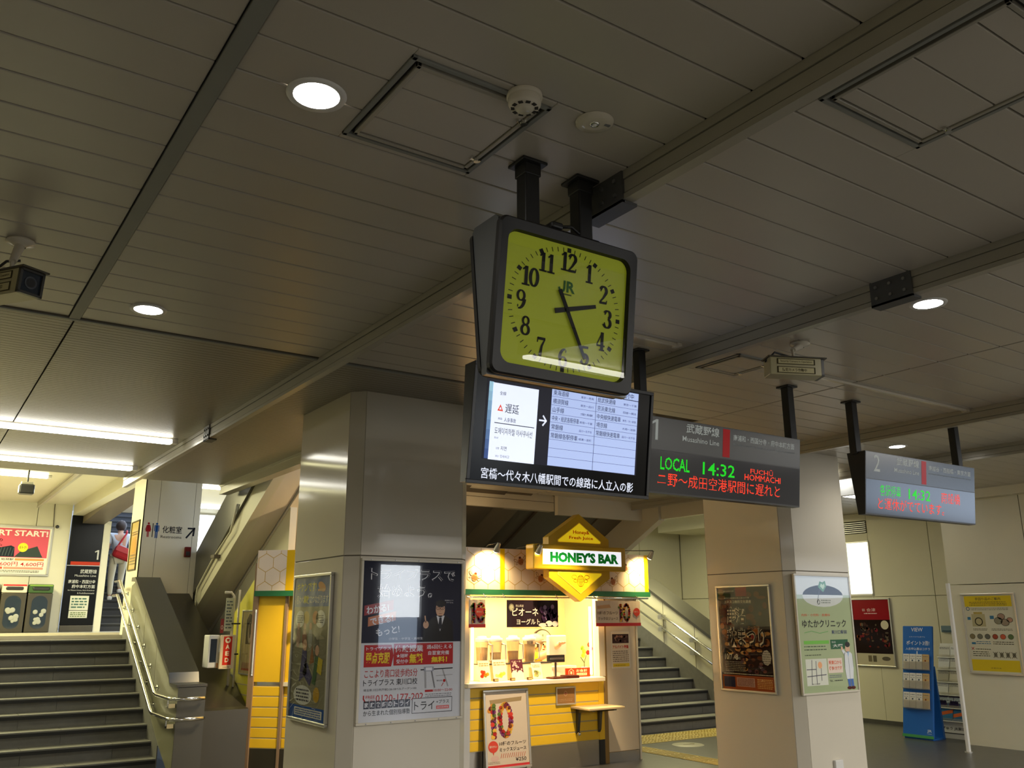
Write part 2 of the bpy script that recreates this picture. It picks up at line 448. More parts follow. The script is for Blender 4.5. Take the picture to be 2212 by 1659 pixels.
beam(8, 1.95, 10.8, 19, 'ceiling channel over the upper landing', z=3.7)
# high ceiling over the landing
tr = sroot('trim_9', 'raised ceiling above the stair landing', 'ceiling')
box1('ceiling_sheet', M_creamw, tr, -4, 10.75, 3.70, 9, 20, 3.8)
box1('edge_board', M_creamw, tr, -4, 10.75, 3.12, 3.03, 10.80, 3.8)
box1('downstand', M_creamw, tr, 2.62, 12.95, 3.50, 2.80, 19.2, 3.70)
box1('downstand', M_creamw, tr, 3.03, 7.4, 3.1, 3.12, 10.8, 3.8)
b = MB().prism([(12.3, 3.70), (19.2, 3.35), (19.2, 3.70)], 'x', 2.8, 3.2, M_soffl); b.build('stairwell_lining', None, tr)
# stair well surround in the concourse ceiling
tr = sroot('trim_10', 'edge boards round the stair well in the ceiling above the juice bar', 'trim')
box1('edge_board', M_cream, tr, 4.8, 9.40, 2.90, 7.05, 9.46, 3.13)
box1('edge_seam', M_joint, tr, 4.8, 9.398, 3.012, 7.05, 9.402, 3.018)
b = MB().prism([(7.05, 2.90), (7.05, 3.13), (6.3, 2.90)], 'y', 9.46, 9.52, M_cream); b.build('edge_wedge', None, tr)
box1('edge_board', M_cream, tr, 7.06, 9.33, 2.85, 8.6, 9.40, 3.13)
box1('edge_board', M_cream, tr, 8.6, 8.10, 2.85, 8.68, 9.40, 3.13)
box1('edge_board', mat('edge_board_daylit', (.50, .52, .55), .4), tr, 8.6, 5.5, 2.85, 8.68, 8.095, 3.13)  # same board, daylight on this stretch put into its cooler grey
box1('edge_board', M_cream, tr, 4.76, 7.4, 3.08, 4.80, 9.4, 3.6)
# trim beam along the left side of the well
tr = sroot('trim_11', 'ceiling channel along the edge of the stair well, left of the big poster pillar', 'beam')
box1('channel_core', M_beam, tr, 3.04, 6.7, 3.0, 3.13, 10.75, 3.12)
box1('channel_lip', M_beam, tr, 3.03, 6.7, 3.075, 3.06, 10.75, 3.11)
box1('channel_flange', M_beam, tr, 3.03, 6.7, 2.985, 3.14, 10.75, 3.01)

# ---- pillars
def pillar(n, x0, x1, y0, y1, label, zs=1.955, c=.085, z1=3.1, fr=1.0):
    t = sroot('trim_%d' % n, label, 'pillar')
    poly = [(x0+c, y0), (x1-c, y0), (x1, y0+c), (x1, y1-c), (x1-c, y1), (x0+c, y1), (x0, y1-c), (x0, y0+c)]
    ins = .006
    pin = [(x0+c, y0+ins), (x1-c, y0+ins), (x1-ins, y0+c), (x1-ins, y1-c), (x1-c, y1-ins), (x0+c, y1-ins), (x0+ins, y1-c), (x0+ins, y0+c)]
    MB().prism(pin, 'z', 0, z1, M_joint).build('pillar_core', None, t)
    g = .004
    for za, zb in ((.0, zs-g), (zs+g, z1)):
        # each flat side and each corner piece is a panel of its own
        for i in range(8):
            p, q = poly[i], poly[(i+1) % 8]
            d = Vector((q[0]-p[0], q[1]-p[1], 0)); L = d.length; d.normalize(); nrm = Vector((d.y, -d.x, 0))
            M = Matrix(((d.x, nrm.x, 0, p[0]), (d.y, nrm.y, 0, p[1]), (0, 0, 1, 0), (0, 0, 0, 1)))
            MB().cbox(g*.6, -.02, za, L-g*.6, 0, zb, .0015, M_cream, M).build('cladding_panel', M_cream, t)
    return t
pillar(12, 2.462, 3.43, 5.58, 6.66, 'cream clad pillar with the tutoring poster on its front')
pillar(13, 6.76, 7.72, 5.42, 6.53, 'cream clad pillar with the clinic poster on its front')
P2X = 6.76
# restroom-sign pillar on the upper landing
t = sroot('trim_14', 'white square pillar with the restrooms sign at the top of the left stairs', 'pillar')
box1('pillar_core', M_joint, t, 2.508, 12.258, 1.2, 3.215, 12.95, 3.7)
for x0, x1 in ((2.5, 2.685), (2.69, 3.14), (3.145, 3.22)): box1('cladding_panel', M_cream, t, x0, 12.25, 1.2, x1, 12.262, 3.7)
box1('cladding_panel', M_creamw, t, 2.5, 12.25, 1.2, 2.512, 12.95, 3.7)
# ---- walls
w = sroot('wall_landing', 'pale yellow wall across the far end of the landing', 'wall')
for x0, x1, z0, z1 in ((-4, .4, 1.2, 3.7), (.41, 2.0, 1.2, 3.7), (2.01, 2.60, 1.2, 3.7)): box1('wall_panel', M_creamw, w, x0, 19.2, z0, x1, 19.3, z1)
box1('wall_panel', M_creamw, w, 3.2, 19.16, 1.3, 3.33, 19.4, 3.42)
box1('wall_panel', M_creamw, w, 4.9, 19.16, 1.2, 5.0, 19.4, 3.7)
box1('wall_panel', M_creamw, w, 5.0, 19.2, 1.2, 6.9, 19.3, 2.75)
box1('wall_panel', M_creamw, w, 5.75, 19.2, 1.2, 6.9, 19.3, 3.7)
wn = sroot('window_1', 'tall daylit window beyond the white pillar on the landing', 'window')
box1('window_frame', M_alu, wn, 5.0, 19.18, 2.72, 5.75, 19.2, 2.76); box1('window_frame', M_alu, wn, 5.0, 19.18, 3.66, 5.75, 19.2, 3.7)
box1('mullion', M_alu, wn, 5.36, 19.18, 2.76, 5.40, 19.2, 3.66)
box1('pane', mat('daylit_glass', (.9, .95, 1), .3, 0, emit=1.6, var=0), wn, 5.0, 19.205, 2.76, 5.75, 19.21, 3.66)
w = sroot('wall_stair', 'cream wall under the upper flight, behind the AED box', 'wall')
def soff(y, d=0.0): return 1.695+(12.12-y)*.51-d
MB().prism([(13.0, 1.2), (13.0, soff(13.0)), (9.9, soff(9.9)), (9.9, 0)], 'x', 3.62, 3.7, M_creamw).build('wall_panel', None, w)
# upper flight seen from below
t = sroot('trim_15', 'underside of the upper stair flight rising over the juice bar', 'staircase')
Y0, Y1 = 12.93, 8.2
def aline(y): return 3.021-(y-10.132)*.541
MB().prism([(Y0, aline(Y0)-.02), (Y0, aline(Y0)+.52), (Y1, aline(Y1)+.52), (Y1, aline(Y1))], 'x', 3.215, 3.30, M_steeld).build('cladding_parapet', None, t)
MB().prism([(Y0, soff(Y0)), (Y0, aline(Y0)), (Y1, aline(Y1)), (Y1, soff(Y1))], 'x', 3.25, 3.36, M_creamw).build('stringer', None, t)
MB().prism([(Y0, soff(Y0)), (Y0, soff(Y0)+.1), (Y1, soff(Y1)+.1), (Y1, soff(Y1))], 'x', 3.36, 3.6, M_cream).build('soffit_panel', None, t)
MB().prism([(Y0, soff(Y0, .04)), (Y0, soff(Y0)+.1), (Y1, soff(Y1)+.1), (Y1, soff(Y1, .04))], 'x', 3.61, 4.05, M_cream).build('soffit_panel', None, t)
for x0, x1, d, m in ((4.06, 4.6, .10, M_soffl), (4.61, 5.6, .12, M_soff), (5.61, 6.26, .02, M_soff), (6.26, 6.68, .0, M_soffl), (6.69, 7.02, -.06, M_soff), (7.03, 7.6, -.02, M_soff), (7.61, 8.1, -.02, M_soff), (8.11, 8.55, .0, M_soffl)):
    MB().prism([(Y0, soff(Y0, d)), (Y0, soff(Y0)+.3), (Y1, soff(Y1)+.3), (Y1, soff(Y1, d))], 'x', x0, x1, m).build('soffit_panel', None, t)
MB().prism([(12.0, soff(12.0, .45)), (12.0, soff(12.0)), (Y1+.8, soff(Y1+.8)), (Y1+.8, soff(Y1+.8, .45))], 'x', 8.55, 8.66, M_cream).build('stringer', None, t)
tag(tr, None)
pipe = MB().tube([(3.2, 10.55, 2.86), (3.2, 10.75, 2.55), (3.2, 11.35, 2.29), (3.2, 12.0, 1.92), (3.2, 12.05, 1.62), (3.2, 11.8, 1.56)], .012, 6, M_creamw)
t = thing('conduit_pipe', 'thin bent conduit clipped to the sloping side of the upper flight', 'pipe', (3.2, 11.35, 2.29)); pipe.build('pipe', None, t)
box1('clip', M_joint, t, 3.17, 11.25, 2.27, 3.25, 11.4, 2.31)

# ---- left stairs up to the landing
RIS, TRE, SY0, SX = .144, .255, 10.2, 2.45
def staircase(name, label, x0, x1, y0, rise, tread, n, tile, z0=0.0, cols=None):
    M_riser_, M_tread_ = cols or (M_riser, M_tread)
    st = sroot(name, label, 'stairs', ((x0+x1)/2, y0, z0))
    for k in range(n):
        ya = y0+k*tread; zt = z0+(k+1)*rise
        s = box1('step', M_riser_, st, x0, ya+.012, z0+k*rise-.02, x1, ya+tread+.05, zt-.035)
        xx = x1; off = tile*(.45 if k % 2 else 1.0); first = True
        while xx > x0+.01:
            a = max(x0, xx-(off if first else tile)); first = False
            box1('riser_tile', M_riser_, s, a+.002, ya+.004, z0+k*rise, xx-.002, ya+.02, zt-.045)
            box1('tread_tile', M_tread_, s, a+.002, ya-.02, zt-.03, xx-.002, ya+tread, zt)
            xx = a
        box1('nosing', M_nose, s, x0, ya-.023, zt-.046, x1, ya+.012, zt-.014)
    return st
staircase('staircase', 'wide dark grey tiled stairs climbing to the landing at the left', -2.2, SX, SY0, RIS, TRE, 9, .85)
lp = sroot('floor_landing', 'pale floor of the upper landing', 'floor')
box1('floor_slab', mat('landing_floor', (.42, .40, .33), .35, var=.1), lp, -4, SY0+9*TRE+.02, 1.2, 9, 24, 1.30)
box1('edge_strip', M_cream, lp, -2.2, SY0+9*TRE+.01, 1.24, SX, SY0+9*TRE+.12, 1.345)
box1('edge_strip', M_cream, lp, -2.2, 13.6, 1.30, 3.2, 13.7, 1.36)
# balustrade
bl = sroot('trim_16', 'cream side wall with stainless cap beside the left stairs', 'balustrade')
cap = lambda y: .985+(y-9.9)*.497
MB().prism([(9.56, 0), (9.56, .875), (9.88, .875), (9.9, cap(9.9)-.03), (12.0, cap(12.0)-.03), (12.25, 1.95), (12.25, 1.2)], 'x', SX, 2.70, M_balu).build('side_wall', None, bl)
MB().prism([(9.545, 0), (9.545, .88), (9.56, .88), (9.56, 0)], 'x', SX-.004, 2.72, M_steeld).build('end_plate', None, bl)
MB().prism([(9.545, .875), (9.545, .905), (9.86, .905), (9.9, cap(9.9)+.02), (12.0, cap(12.0)+.02), (12.2, cap(12.0)+.02), (12.2, cap(12.0)-.03), (12.0, cap(12.0)-.035), (9.9, cap(9.9)-.035), (9.85, .875)], 'x', SX-.02, 2.73, M_steeld).build('cap', None, bl)
MB().prism([(9.55, 0), (9.55, .64), (9.62, .66), (12.6, 2.02), (12.9, 2.02), (12.9, 0)], 'x', 2.72, 3.17, M_steel).build('lower_block', None, bl)
MB().prism([(10.17, .0), (10.17, .27), (12.3, 1.44), (12.5, 1.44), (12.5, 1.2), (10.4, 0)], 'x', SX-.008, SX+.002, M_tread).build('skirting', None, bl)
for y in (10.6, 11.3): box1('wall_seam', M_joint, bl, SX-.001, y, cap(y)-.75, SX+.002, y+.006, cap(y)-.04)
def handrail(label, z_lo, z_hi, y_lo, y_hi, zf, x=2.375):
    h = thing('handrail', label, 'handrail', (x, y_lo, z_lo), 'handrails on the left balustrade')
    MB().tube([(x, y_hi+.3, z_hi+.0), (x, y_hi, z_hi), (x, y_lo, z_lo), (x, y_lo-.05, zf+.01), (x, y_lo-.12, zf), (x, 9.60, zf), (x+.01, 9.50, zf), (x+.08, 9.46, zf), (2.68, 9.46, zf), (2.70, 9.50, zf)], .019, 10, M_chrome).build('rail', None, h)
    n = 6
    for i in range(n):
        f = (i+.5)/n; y = y_lo+(y_hi-y_lo)*f; z = z_lo+(z_hi-z_lo)*f
        MB().tube([(x, y, z-.015), (x, y, z-.06), (SX, y, z-.065)], .009, 6, M_chrome).box(SX-.006, y-.03, z-.09, SX, y+.03, z-.04, M_chrome).build('bracket', None, h)
    MB().cyl((x, 9.62, zf-.02), (x, 9.62, zf-.07), .012, 8, M_chrome).box(x, 9.58, zf-.09, SX, 9.66, zf-.05, M_chrome).build('bracket', None, h)
    return h
handrail('upper polished handrail on the balustrade of the left stairs', .79, 2.02, 10.22, 12.62, .775)
handrail('lower polished handrail on the balustrade of the left stairs', .61, 1.84, 10.32, 12.7, .585)

# ---- right stairs
staircase('staircase', 'grey tiled stairs climbing behind the juice bar at the right', 8.66, 10.6, 9.65, .15, .3, 12, .95)
bl = sroot('trim_17', 'cream side wall with dark cap beside the right stairs', 'balustrade')
c2 = lambda y: 1.264+(y-10.19)*.555
MB().prism([(9.3, 0), (9.3, c2(9.3)-.0), (11.75, c2(11.75)), (12.1, 2.14), (13.6, 2.14), (13.6, 0)], 'x', 10.60, 10.78, M_creamw).build('side_wall', None, bl)
MB().prism([(9.3, c2(9.3)), (9.3, c2(9.3)+.05), (11.75, c2(11.75)+.05), (12.05, 2.2), (13.6, 2.2), (13.6, 2.14), (12.1, 2.14), (11.75, c2(11.75))], 'x', 10.56, 11.02, M_steeld).build('cap', None, bl)
MB().prism([(9.6, 0), (9.6, .32), (12.0, 1.56), (12.6, 1.8), (12.6, 0)], 'x', 10.592, 10.602, M_riser).build('skirting', None, bl)
for y in (9.75, 10.45, 11.15, 11.85): box1('wall_seam', M_joint, bl, 10.597, y, 0.2, 10.601, y+.008, c2(y)-.01)
for i, (zz, wd) in enumerate(((1.105, 'upper'), (.912, 'lower'))):
    h = thing('handrail', '%s polished handrail on the wall of the right stairs' % wd, 'handrail', (10.5, 10.18, zz), 'handrails on the right stairs')
    MB().tube([(10.52, 9.5, zz-.34), (10.52, 10.18, zz), (10.52, 11.75, zz+.79), (10.52, 12.1, zz+.82)], .019, 8, M_chrome).build('rail', None, h)
    for k in range(4):
        y = 9.75+k*.7; z = zz+(y-10.18)*.503
        MB().box(10.50, y-.05, z-.09, 10.6, y+.03, z-.015, M_alu).build('bracket', None, h)
w = sroot('wall_far', 'cream wall behind the right stairs', 'wall')
for x0, x1 in ((8.0, 10.6), (10.61, 12.24), (12.25, 12.70)): box1('wall_panel', M_creamw, w, x0, 14.0, 0, x1, 14.1, 3.7)
for x0, x1, z0, z1 in ((12.71, 13.86, 0, 1.90), (12.71, 13.86, 1.91, 3.7)): box1('wall_panel', M_creamw, w, x0, 13.98, z0, x1, 14.1, z1)
box1('ceiling_sheet', M_creamw, w, 8.66, 9.4, 3.5, 14.2, 14.1, 3.6)
w = sroot('wall_side', 'cream wall closing the right stairs on the side', 'wall')
for y0, y1, z0, z1 in ((9.4, 13.98, 0, 1.90), (9.4, 11.9, 1.91, 3.5), (11.91, 13.98, 1.91, 3.5)): box1('wall_panel', M_creamw, w, 13.88, y0, z0, 13.98, y1, z1)
box1('ceiling_drop', M_creamw, w, 12.7, 9.4, 3.2, 13.88, 13.4, 3.5)

# ---- right hand walls
w = sroot('wall_right', 'cream panelled wall at the right edge with the yellow poster', 'wall')
for y0, y1 in ((3.4, 5.49), (5.50, 6.53)):
    for z0, z1 in ((.0, 1.925), (1.935, 3.1)): box1('wall_panel', M_creamw, w, 11.27, y0, z0, 11.40, y1, z1)
box1('ceiling_edge', M_creamw, w, 11.12, 3.4, 2.99, 11.28, 6.53, 3.1)
w = sroot('wall_niche', 'cream panelled wall set back behind the leaflet racks', 'wall')
for y0, y1 in ((5.6, 7.335), (7.345, 8.33), (8.335, 8.76)):
    for z0, z1 in ((0, 1.825), (1.832, 3.1)):
        if y0 > 8.3 and z0 > 1:
            box1('wall_panel', M_creamw, w, 12.3, y0, 1.832, 12.4, y1, 1.865); box1('wall_panel', M_creamw, w, 12.3, y0, 2.66, 12.4, y1, 2.79); box1('wall_panel', M_creamw, w, 12.3, y0, 2.985, 12.4, y1, 3.1)
        else: box1('wall_panel', M_creamw, w, 12.3, y0, z0, 12.4, y1, z1)
for y0, y1 in ((8.77, 9.4),): box1('wall_panel', M_creamw, w, 12.3, y0, 0, 12.4, y1, 3.1)
box1('base_strip', M_floor, w, 12.285, 5.6, 0, 12.3, 9.4, .06)
wn = sroot('window_2', 'bright daylit window between the clinic pillar and the niche wall', 'window')
box1('pane', mat('daylit_glass', (.9, .95, 1), .3, 0, emit=1.6, var=0), wn, 12.35, 8.335, 1.865, 12.36, 8.755, 2.66)
for a in ((12.29, 8.33, 1.85, 12.31, 8.76, 1.875), (12.29, 8.33, 2.65, 12.31, 8.76, 2.67), (12.29, 8.325, 1.85, 12.31, 8.34, 2.67), (12.29, 8.745, 1.85, 12.31, 8.76, 2.67)): box1('window_frame', M_alu, wn, *a)
vg = thing('vent_grille', 'slatted air vent in the wall above the bright window', 'vent', (12.3, 8.54, 2.88))
box1('backing', M_gap, vg, 12.34, 8.34, 2.80, 12.36, 8.75, 2.98)
for k in range(6): box1('slat', M_alu, vg, 12.285, 8.34, 2.803+k*.03, 12.33, 8.75, 2.815+k*.03)
cg = thing('corner_guard', 'slim white post standing at the end of the right hand wall', 'post', (10.62, 6.16, 0))
MB().cbox(10.60, 6.14, 0, 10.64, 6.18, 1.93, .006, M_white).build('post', None, cg); MB().cyl((10.62, 6.16, 0), (10.62, 6.16, .012), .045, 12, M_alu).build('base_plate', None, cg)

# ================================================================== THINGS
# ---- tubes and downlights
def downlight(x, y, label, r=.07):
    t = thing('ceiling_downlight', label, 'ceiling light', (x, y, 3.1), 'round downlights in the concourse ceiling')
    MB().lathe([(r, -.004), (r+.018, -.007), (r+.022, 0), (r+.022, .004)], (x, y, 3.1), 32, M_white).build('ring', None, t)
    MB().lathe([(0.0001, -.001), (r*.6, -.0015), (r, -.002)], (x, y, 3.098), 32, M_lamp).build('diffuser', None, t)
    l = light('SPOT', 'downlight_beam', (x, y, 3.08), 26, (1, .95, .86), .06, (0, 0, 0), spot_size=math.radians(150), spot_blend=.8)
downlight(.847, 2.31, 'blazing downlight beside the ceiling hatch, upper left')
downlight(.868, 4.64, 'round downlight near the cross joint at left')
downlight(4.172, 2.335, 'bright downlight just beyond the ceiling channel at right')
downlight(7.64, 4.76, 'distant downlight above the sign numbered 2')
def batten(x0, x1, y, z, label, grp, w=.075, gone=.03):
    t = thing('fluorescent_light', label, 'ceiling light', ((x0+x1)/2, y, z), grp)
    MB().box(x0, y-w*.4, z-.012, x1, y+w*.4, z, M_white).build('housing', None, t)
    MB().cbox(x0+.01, y-w/2, z-.05, x1-.05, y+w/2, z-.012, .012, M_tube).build('tube', None, t)
    MB().box(x1-.05, y-w/2, z-.045, x1, y+w/2, z-.012, M_white).build('end_cap', None, t)
    return t
G1 = 'long fluorescent lights over the left stairs'
batten(-1.2, 1.88, 8.12, 3.1, 'long fluorescent light nearer of the two over the stairs', G1)
batten(-1.2, 1.90, 9.86, 3.1, 'long fluorescent light farther of the two over the stairs', G1)
batten(-1.0, 1.72, 15.3, 3.7, 'fluorescent light on the landing ceiling behind the black box', 'landing lights')
batten(3.7, 4.55, 15.1, 3.7, 'short fluorescent light past the white pillar, nearer one', 'landing lights')
batten(4.3, 5.2, 17.9, 3.7, 'short fluorescent light past the white pillar, above the window', 'landing lights')
batten(8.3, 8.85, 6.06, 3.1, 'bright fluorescent light glimpsed left of the sign numbered 2, upper one', 'lights beyond the clinic pillar', w=.2)
batten(9.95, 10.6, 7.0, 3.1, 'bright fluorescent light glimpsed left of the sign numbered 2, lower one', 'lights beyond the clinic pillar', w=.2)
vt = thing('ceiling_louver_vent', 'pale striped louver panel in the ceiling beyond the clinic pillar', 'ceiling light', (9.2, 6.55, 3.1))
for k in range(9): box1('slat', mat('louver_glow', (.8, .85, .9), .4, 0, emit=.7, var=0), vt, 8.75, 6.3+k*.07, 3.085, 9.9, 6.355+k*.07, 3.1)  # vent slats given a glow of their own, not a lamp
# tube lights of the concourse behind the viewpoint
batten(4.03, 5.2, -1.42, 3.1, 'fluorescent light mirrored in the clock glass', 'concourse tube lights')

# ---- ceiling hatches
def hatch(x0, y0, x1, y1, label, sides='LRNF', joints=()):
    t = thing('ceiling_hatch', label, 'hatch', ((x0+x1)/2, (y0+y1)/2, 3.1))
    z = 3.1
    f = .016
    fr = MB()
    for a in ((x0, y0, x1, y0+f), (x0, y1-f, x1, y1), (x0, y0, x0+f, y1), (x1-f, y0, x1, y1)): fr.cbox(a[0], a[1], z-.006, a[2], a[3], z+.01, .002, M_strip)
    fr.build('outer_frame', None, t)
    g = .028; fr = MB()
    for a in ((x0+g, y0+g, x1-g, y0+g+.014), (x0+g, y1-g-.014, x1-g, y1-g), (x0+g, y0+g, x0+g+.014, y1-g), (x1-g-.014, y0+g, x1-g, y1-g)): fr.cbox(a[0], a[1], z-.009, a[2], a[3], z+.008, .002, M_beam)
    fr.build('inner_frame', None, t)
    q = [y0+g+.016]+list(joints)+[y1-g-.016]
    for a, b in zip(q, q[1:]): MB().cbox(x0+g+.016, a+.003, z-.004, x1-g-.016, b-.003, z+.01, .002, M_ceil).build('door_panel', None, t)
    MB().box(x0, y0, z+.008, x1, y1, z+.02, M_gap).build('backing', None, t)
    for yy in (y0+.15*(y1-y0)+.03, y1-.22*(y1-y0)): MB().cyl((x1-.035, yy, z-.004), (x1-.035, yy, z-.018), .011, 10, M_chrome).box(x1-.06, yy-.006, z-.014, x1-.02, yy+.006, z-.008, M_chrome).build('latch', None, t)
    return t
hatch(1.0, 1.965, 1.49, 2.47, 'square access hatch in the ceiling beside the blazing downlight', joints=(2.127, 2.317))
hatch(2.145, .865, 2.675, 1.465, 'square access hatch at the top right corner beyond the channel', joints=(.99, 1.175, 1.36))
hatch(4.045, 3.485, 4.405, 3.855, 'small access hatch above the right security camera', joints=(3.7,))
# ---- smoke detector, emergency light
t = thing('smoke_detector', 'round cream smoke detector on the ceiling above the clock', 'smoke detector', (1.377, 1.955, 3.1))
MB().lathe([(.055, 0), (.056, -.012), (.050, -.014)], (1.377, 1.955, 3.1), 28, M_cream).build('base', None, t)
MB().lathe([(.050, -.012), (.051, -.035), (.044, -.045), (.028, -.047), (.026, -.052), (.0001, -.052)], (1.377, 1.955, 3.1), 28, M_cream).build('cover', None, t)
for k in range(10):
    a = k/10*2*PI; M = Matrix.Translation((1.377, 1.955, 3.1)) @ Matrix.Rotation(a, 4, 'Z')
    MB().box(.031, -.007, -.0475, .042, .007, -.0445, M_gap, M).build('slot', None, t)
t = thing('emergency_light', 'flat round white emergency light on the ceiling right of the smoke detector', 'emergency light', (1.652, 1.952, 3.1))
MB().lathe([(.062, 0), (.061, -.006), (.03, -.010), (.016, -.010)], (1.652, 1.952, 3.1), 30, M_cream).build('plate', None, t)
MB().lathe([(.016, -.008), (.015, -.013), (.010, -.014), (.009, -.011)], (1.652, 1.952, 3.1), 18, M_chrome).ball((1.652, 1.952, 3.091), .009, mat('lens_glass', (.8, .8, .78), .08, var=0)).build('lens', None, t)
MB().box(1.68, 1.93, 3.089, 1.70, 1.94, 3.093, M_grey).build('button', None, t)
# ---- conduits on the ceiling
for x0, x1, lab in ((3.15, 3.60, 'short white conduit on the ceiling just right of the clock'), (4.72, 6.70, 'long white conduit on the ceiling behind the security camera')):
    t = thing('ceiling_conduit', lab, 'conduit', (x0, 3.55, 3.1)); MB().box(x0, 3.54, 3.085, x1, 3.565, 3.1, M_cream).box(x1-.03, 3.525, 3.08, x1, 3.58, 3.1, M_cream).build('conduit', None, t)
t = thing('cable_tray', 'white cable duct on the ceiling at the far right', 'duct', (9, 3.6, 3.1)); MB().box(9.0, 3.35, 3.07, 11.2, 3.42, 3.1, M_cream).build('duct', None, t)

# ---- the clock
def digit_strokes(d):
    def arc(cx, cy, rx, ry, a0, a1, w0, w1, n=14):
        out = []
        for i in range(n+1):
            a = math.radians(a0+(a1-a0)*i/n); out.append((cx+rx*math.cos(a), cy+ry*math.sin(a), w0+(w1-w0)*abs(math.cos(a))))
        return out
    T, t = .20, .085
    return {
     '0': [arc(.3, .5, .22, .44, 0, 360, t, T, 28)],
     '1': [[(.32, .02, T), (.32, .98, T)], [(.10, .05, .09), (.54, .05, .09)], [(.12, .80, t), (.24, .90, .1), (.32, .96, .1)]],
     '2': [arc(.3, .72, .20, .22, 165, -40, .09, T)+[(.30, .33, .12), (.12, .12, .09), (.08, .05, .08)], [(.07, .06, .13), (.52, .08, .13)], [(.52, .06, .08), (.55, .22, .05)], [(.11, .74, .15), (.15, .74, .15)]],
     '3': [arc(.28, .74, .19, .20, 160, -70, .07, T), arc(.28, .28, .22, .24, 75, -165, .07, T), [(.10, .78, .14), (.14, .78, .14)], [(.09, .24, .14), (.13, .24, .14)]],
     '4': [[(.38, .03, T), (.38, .98, T)], [(.36, .96, .07), (.05, .32, .07), (.05, .27, .07)], [(.04, .27, .09), (.56, .27, .09)], [(.22, .04, .08), (.54, .04, .08)]],
     '5': [[(.14, .95, .07), (.12, .55, .07)], [(.12, .92, .13), (.50, .93, .13)], arc(.28, .31, .22, .27, 130, -155, .07, T), [(.10, .22, .14), (.13, .22, .14)]],
     '6': [arc(.31, .29, .20, .25, 0, 360, .07, .15, 24), arc(.42, .40, .33, .54, 175, 88, .07, T), [(.46, .84, .13), (.49, .84, .13)]],
     '7': [[(.08, .91, .14), (.53, .91, .14)], [(.08, .95, .06), (.07, .72, .06)], [(.50, .88, .08), (.34, .55, .13), (.26, .03, .19)]],
     '8': [arc(.30, .73, .17, .20, 0, 360, .08, .13, 22), arc(.30, .28, .21, .24, 0, 360, .08, .16, 24)],
     '9': [arc(.29, .70, .20, .25, 0, 360, .07, .15, 24), arc(.18, .58, .33, .54, -5, -92, .07, T), [(.12, .16, .13), (.15, .16, .13)]],
    }[d]
def numeral(sh, s, cx, cy, h, m):
    w = h*.62; n = len(s); adv = w*.80 if n > 1 else w; x = cx-(adv*(n-1)+w)/2
    for i, ch in enumerate(s):
        for st in digit_strokes(ch):
            for (x0, y0, w0), (x1, y1, w1) in zip(st, st[1:]):
                d = math.hypot(x1-x0, y1-y0) or 1; nx, ny = -(y1-y0)/d, (x1-x0)/d; e = .012
                ux, uy = (x1-x0)/d*e, (y1-y0)/d*e
                P = [(x0-ux-nx*w0/2, y0-uy-ny*w0/2), (x1+ux-nx*w1/2, y1+uy-ny*w1/2), (x1+ux+nx*w1/2, y1+uy+ny*w1/2), (x0-ux+nx*w0/2, y0-uy+ny*w0/2)]
                sh.poly([(x+i*adv+a*h, cy-h/2+b*h) for a, b in P], m, 2)
CX = 1.748
ck = thing('clock', 'double faced square station clock with yellow green dial hanging from two black posts', 'clock', (CX, 2.30, 3.1))
zt, zb = 2.824, 2.302
YT, YB = 2.200, 2.268          # front rim top / bottom
M_clk = mat('clock_case', (.014, .0135, .013), .4, 0, var=.1, spec=.3)
hw = .298
prof = [(2.218, zt-.006), (2.235, zt+.010), (2.365, zt+.010), (2.380, zt-.006), (2.316, zb+.004), (2.312, zb-.002), (2.288, zb-.002), (2.287, zb+.004)]
M_side = mat('clock_side_metal', (.10, .105, .105), .3, .4, var=.1)
MB().prism(prof, 'x', CX-hw+.004, CX+hw-.004, M_side).build('case', None, ck)
# front bezel: rounded square ring, back bezel the same mirrored
def rsq(w, h, r, n=6):
    out = []
    for cx, cy, a0 in ((w/2-r, h/2-r, 0), (-w/2+r, h/2-r, 90), (-w/2+r, -h/2+r, 180), (w/2-r, -h/2+r, 270)):
        for i in range(n+1):
            a = math.radians(a0+90*i/n); out.append((cx+r*math.cos(a), cy+r*math.sin(a)))
    return out
def bezel(front):
    yt, yb = (YT, YB) if front else (2.395, 2.332)
    o = Vector((CX, (yt+yb)/2, (zt+zb)/2)); v = Vector((0, yt-yb, zt-zb)).normalized(); u = Vector(XP if front else XN); n = u.cross(v)
    M = Matrix(((u.x, v.x, n.x, o.x), (u.y, v.y, n.y, o.y), (u.z, v.z, n.z, o.z), (0, 0, 0, 1)))
    H = (Vector((0, yt-yb, zt-zb))).length
    A = rsq(2*hw, H, .03); B = rsq(2*hw-.012, H-.012, .027); Cc = rsq(.528, H-.078, .04); D = rsq(.520, H-.086, .04)
    m = len(A); vs = [(x, y, -.018) for x, y in A]+[(x, y, .0) for x, y in A]+[(x, y, .008) for x, y in B]+[(x, y, .006) for x, y in Cc]+[(x, y, -.012) for x, y in D]
    fs = [(k*m+i, k*m+(i+1) % m, (k+1)*m+(i+1) % m, (k+1)*m+i) for k in range(4) for i in range(m)]
    MB().add(vs, fs, M_clk, M).build('bezel', None, ck)
    dial = MB().add([(x, y, -.011) for x, y in D], [list(range(m))], mat('dial_yellow_green', (.36, .42, .008), .6, 0, emit=.10, var=.05, scale=3), M).build('dial', None, ck)
    return o, u, v, n, H, dial
o, u, v, n, H, dial = bezel(True); bezel(False)
dk = ink(14, 16, 10, .5)
dc = Vector((1.746, 0, 2.560)); dy = o.y+(dc.z-o.z)*(v.y/v.z)
org0 = Vector((dc.x, dy, dc.z))-n*.0105
S = Sheet(org0, u, v, 0, 0, None, .0006)
R1 = .216; EX, EY = 1.07, .965
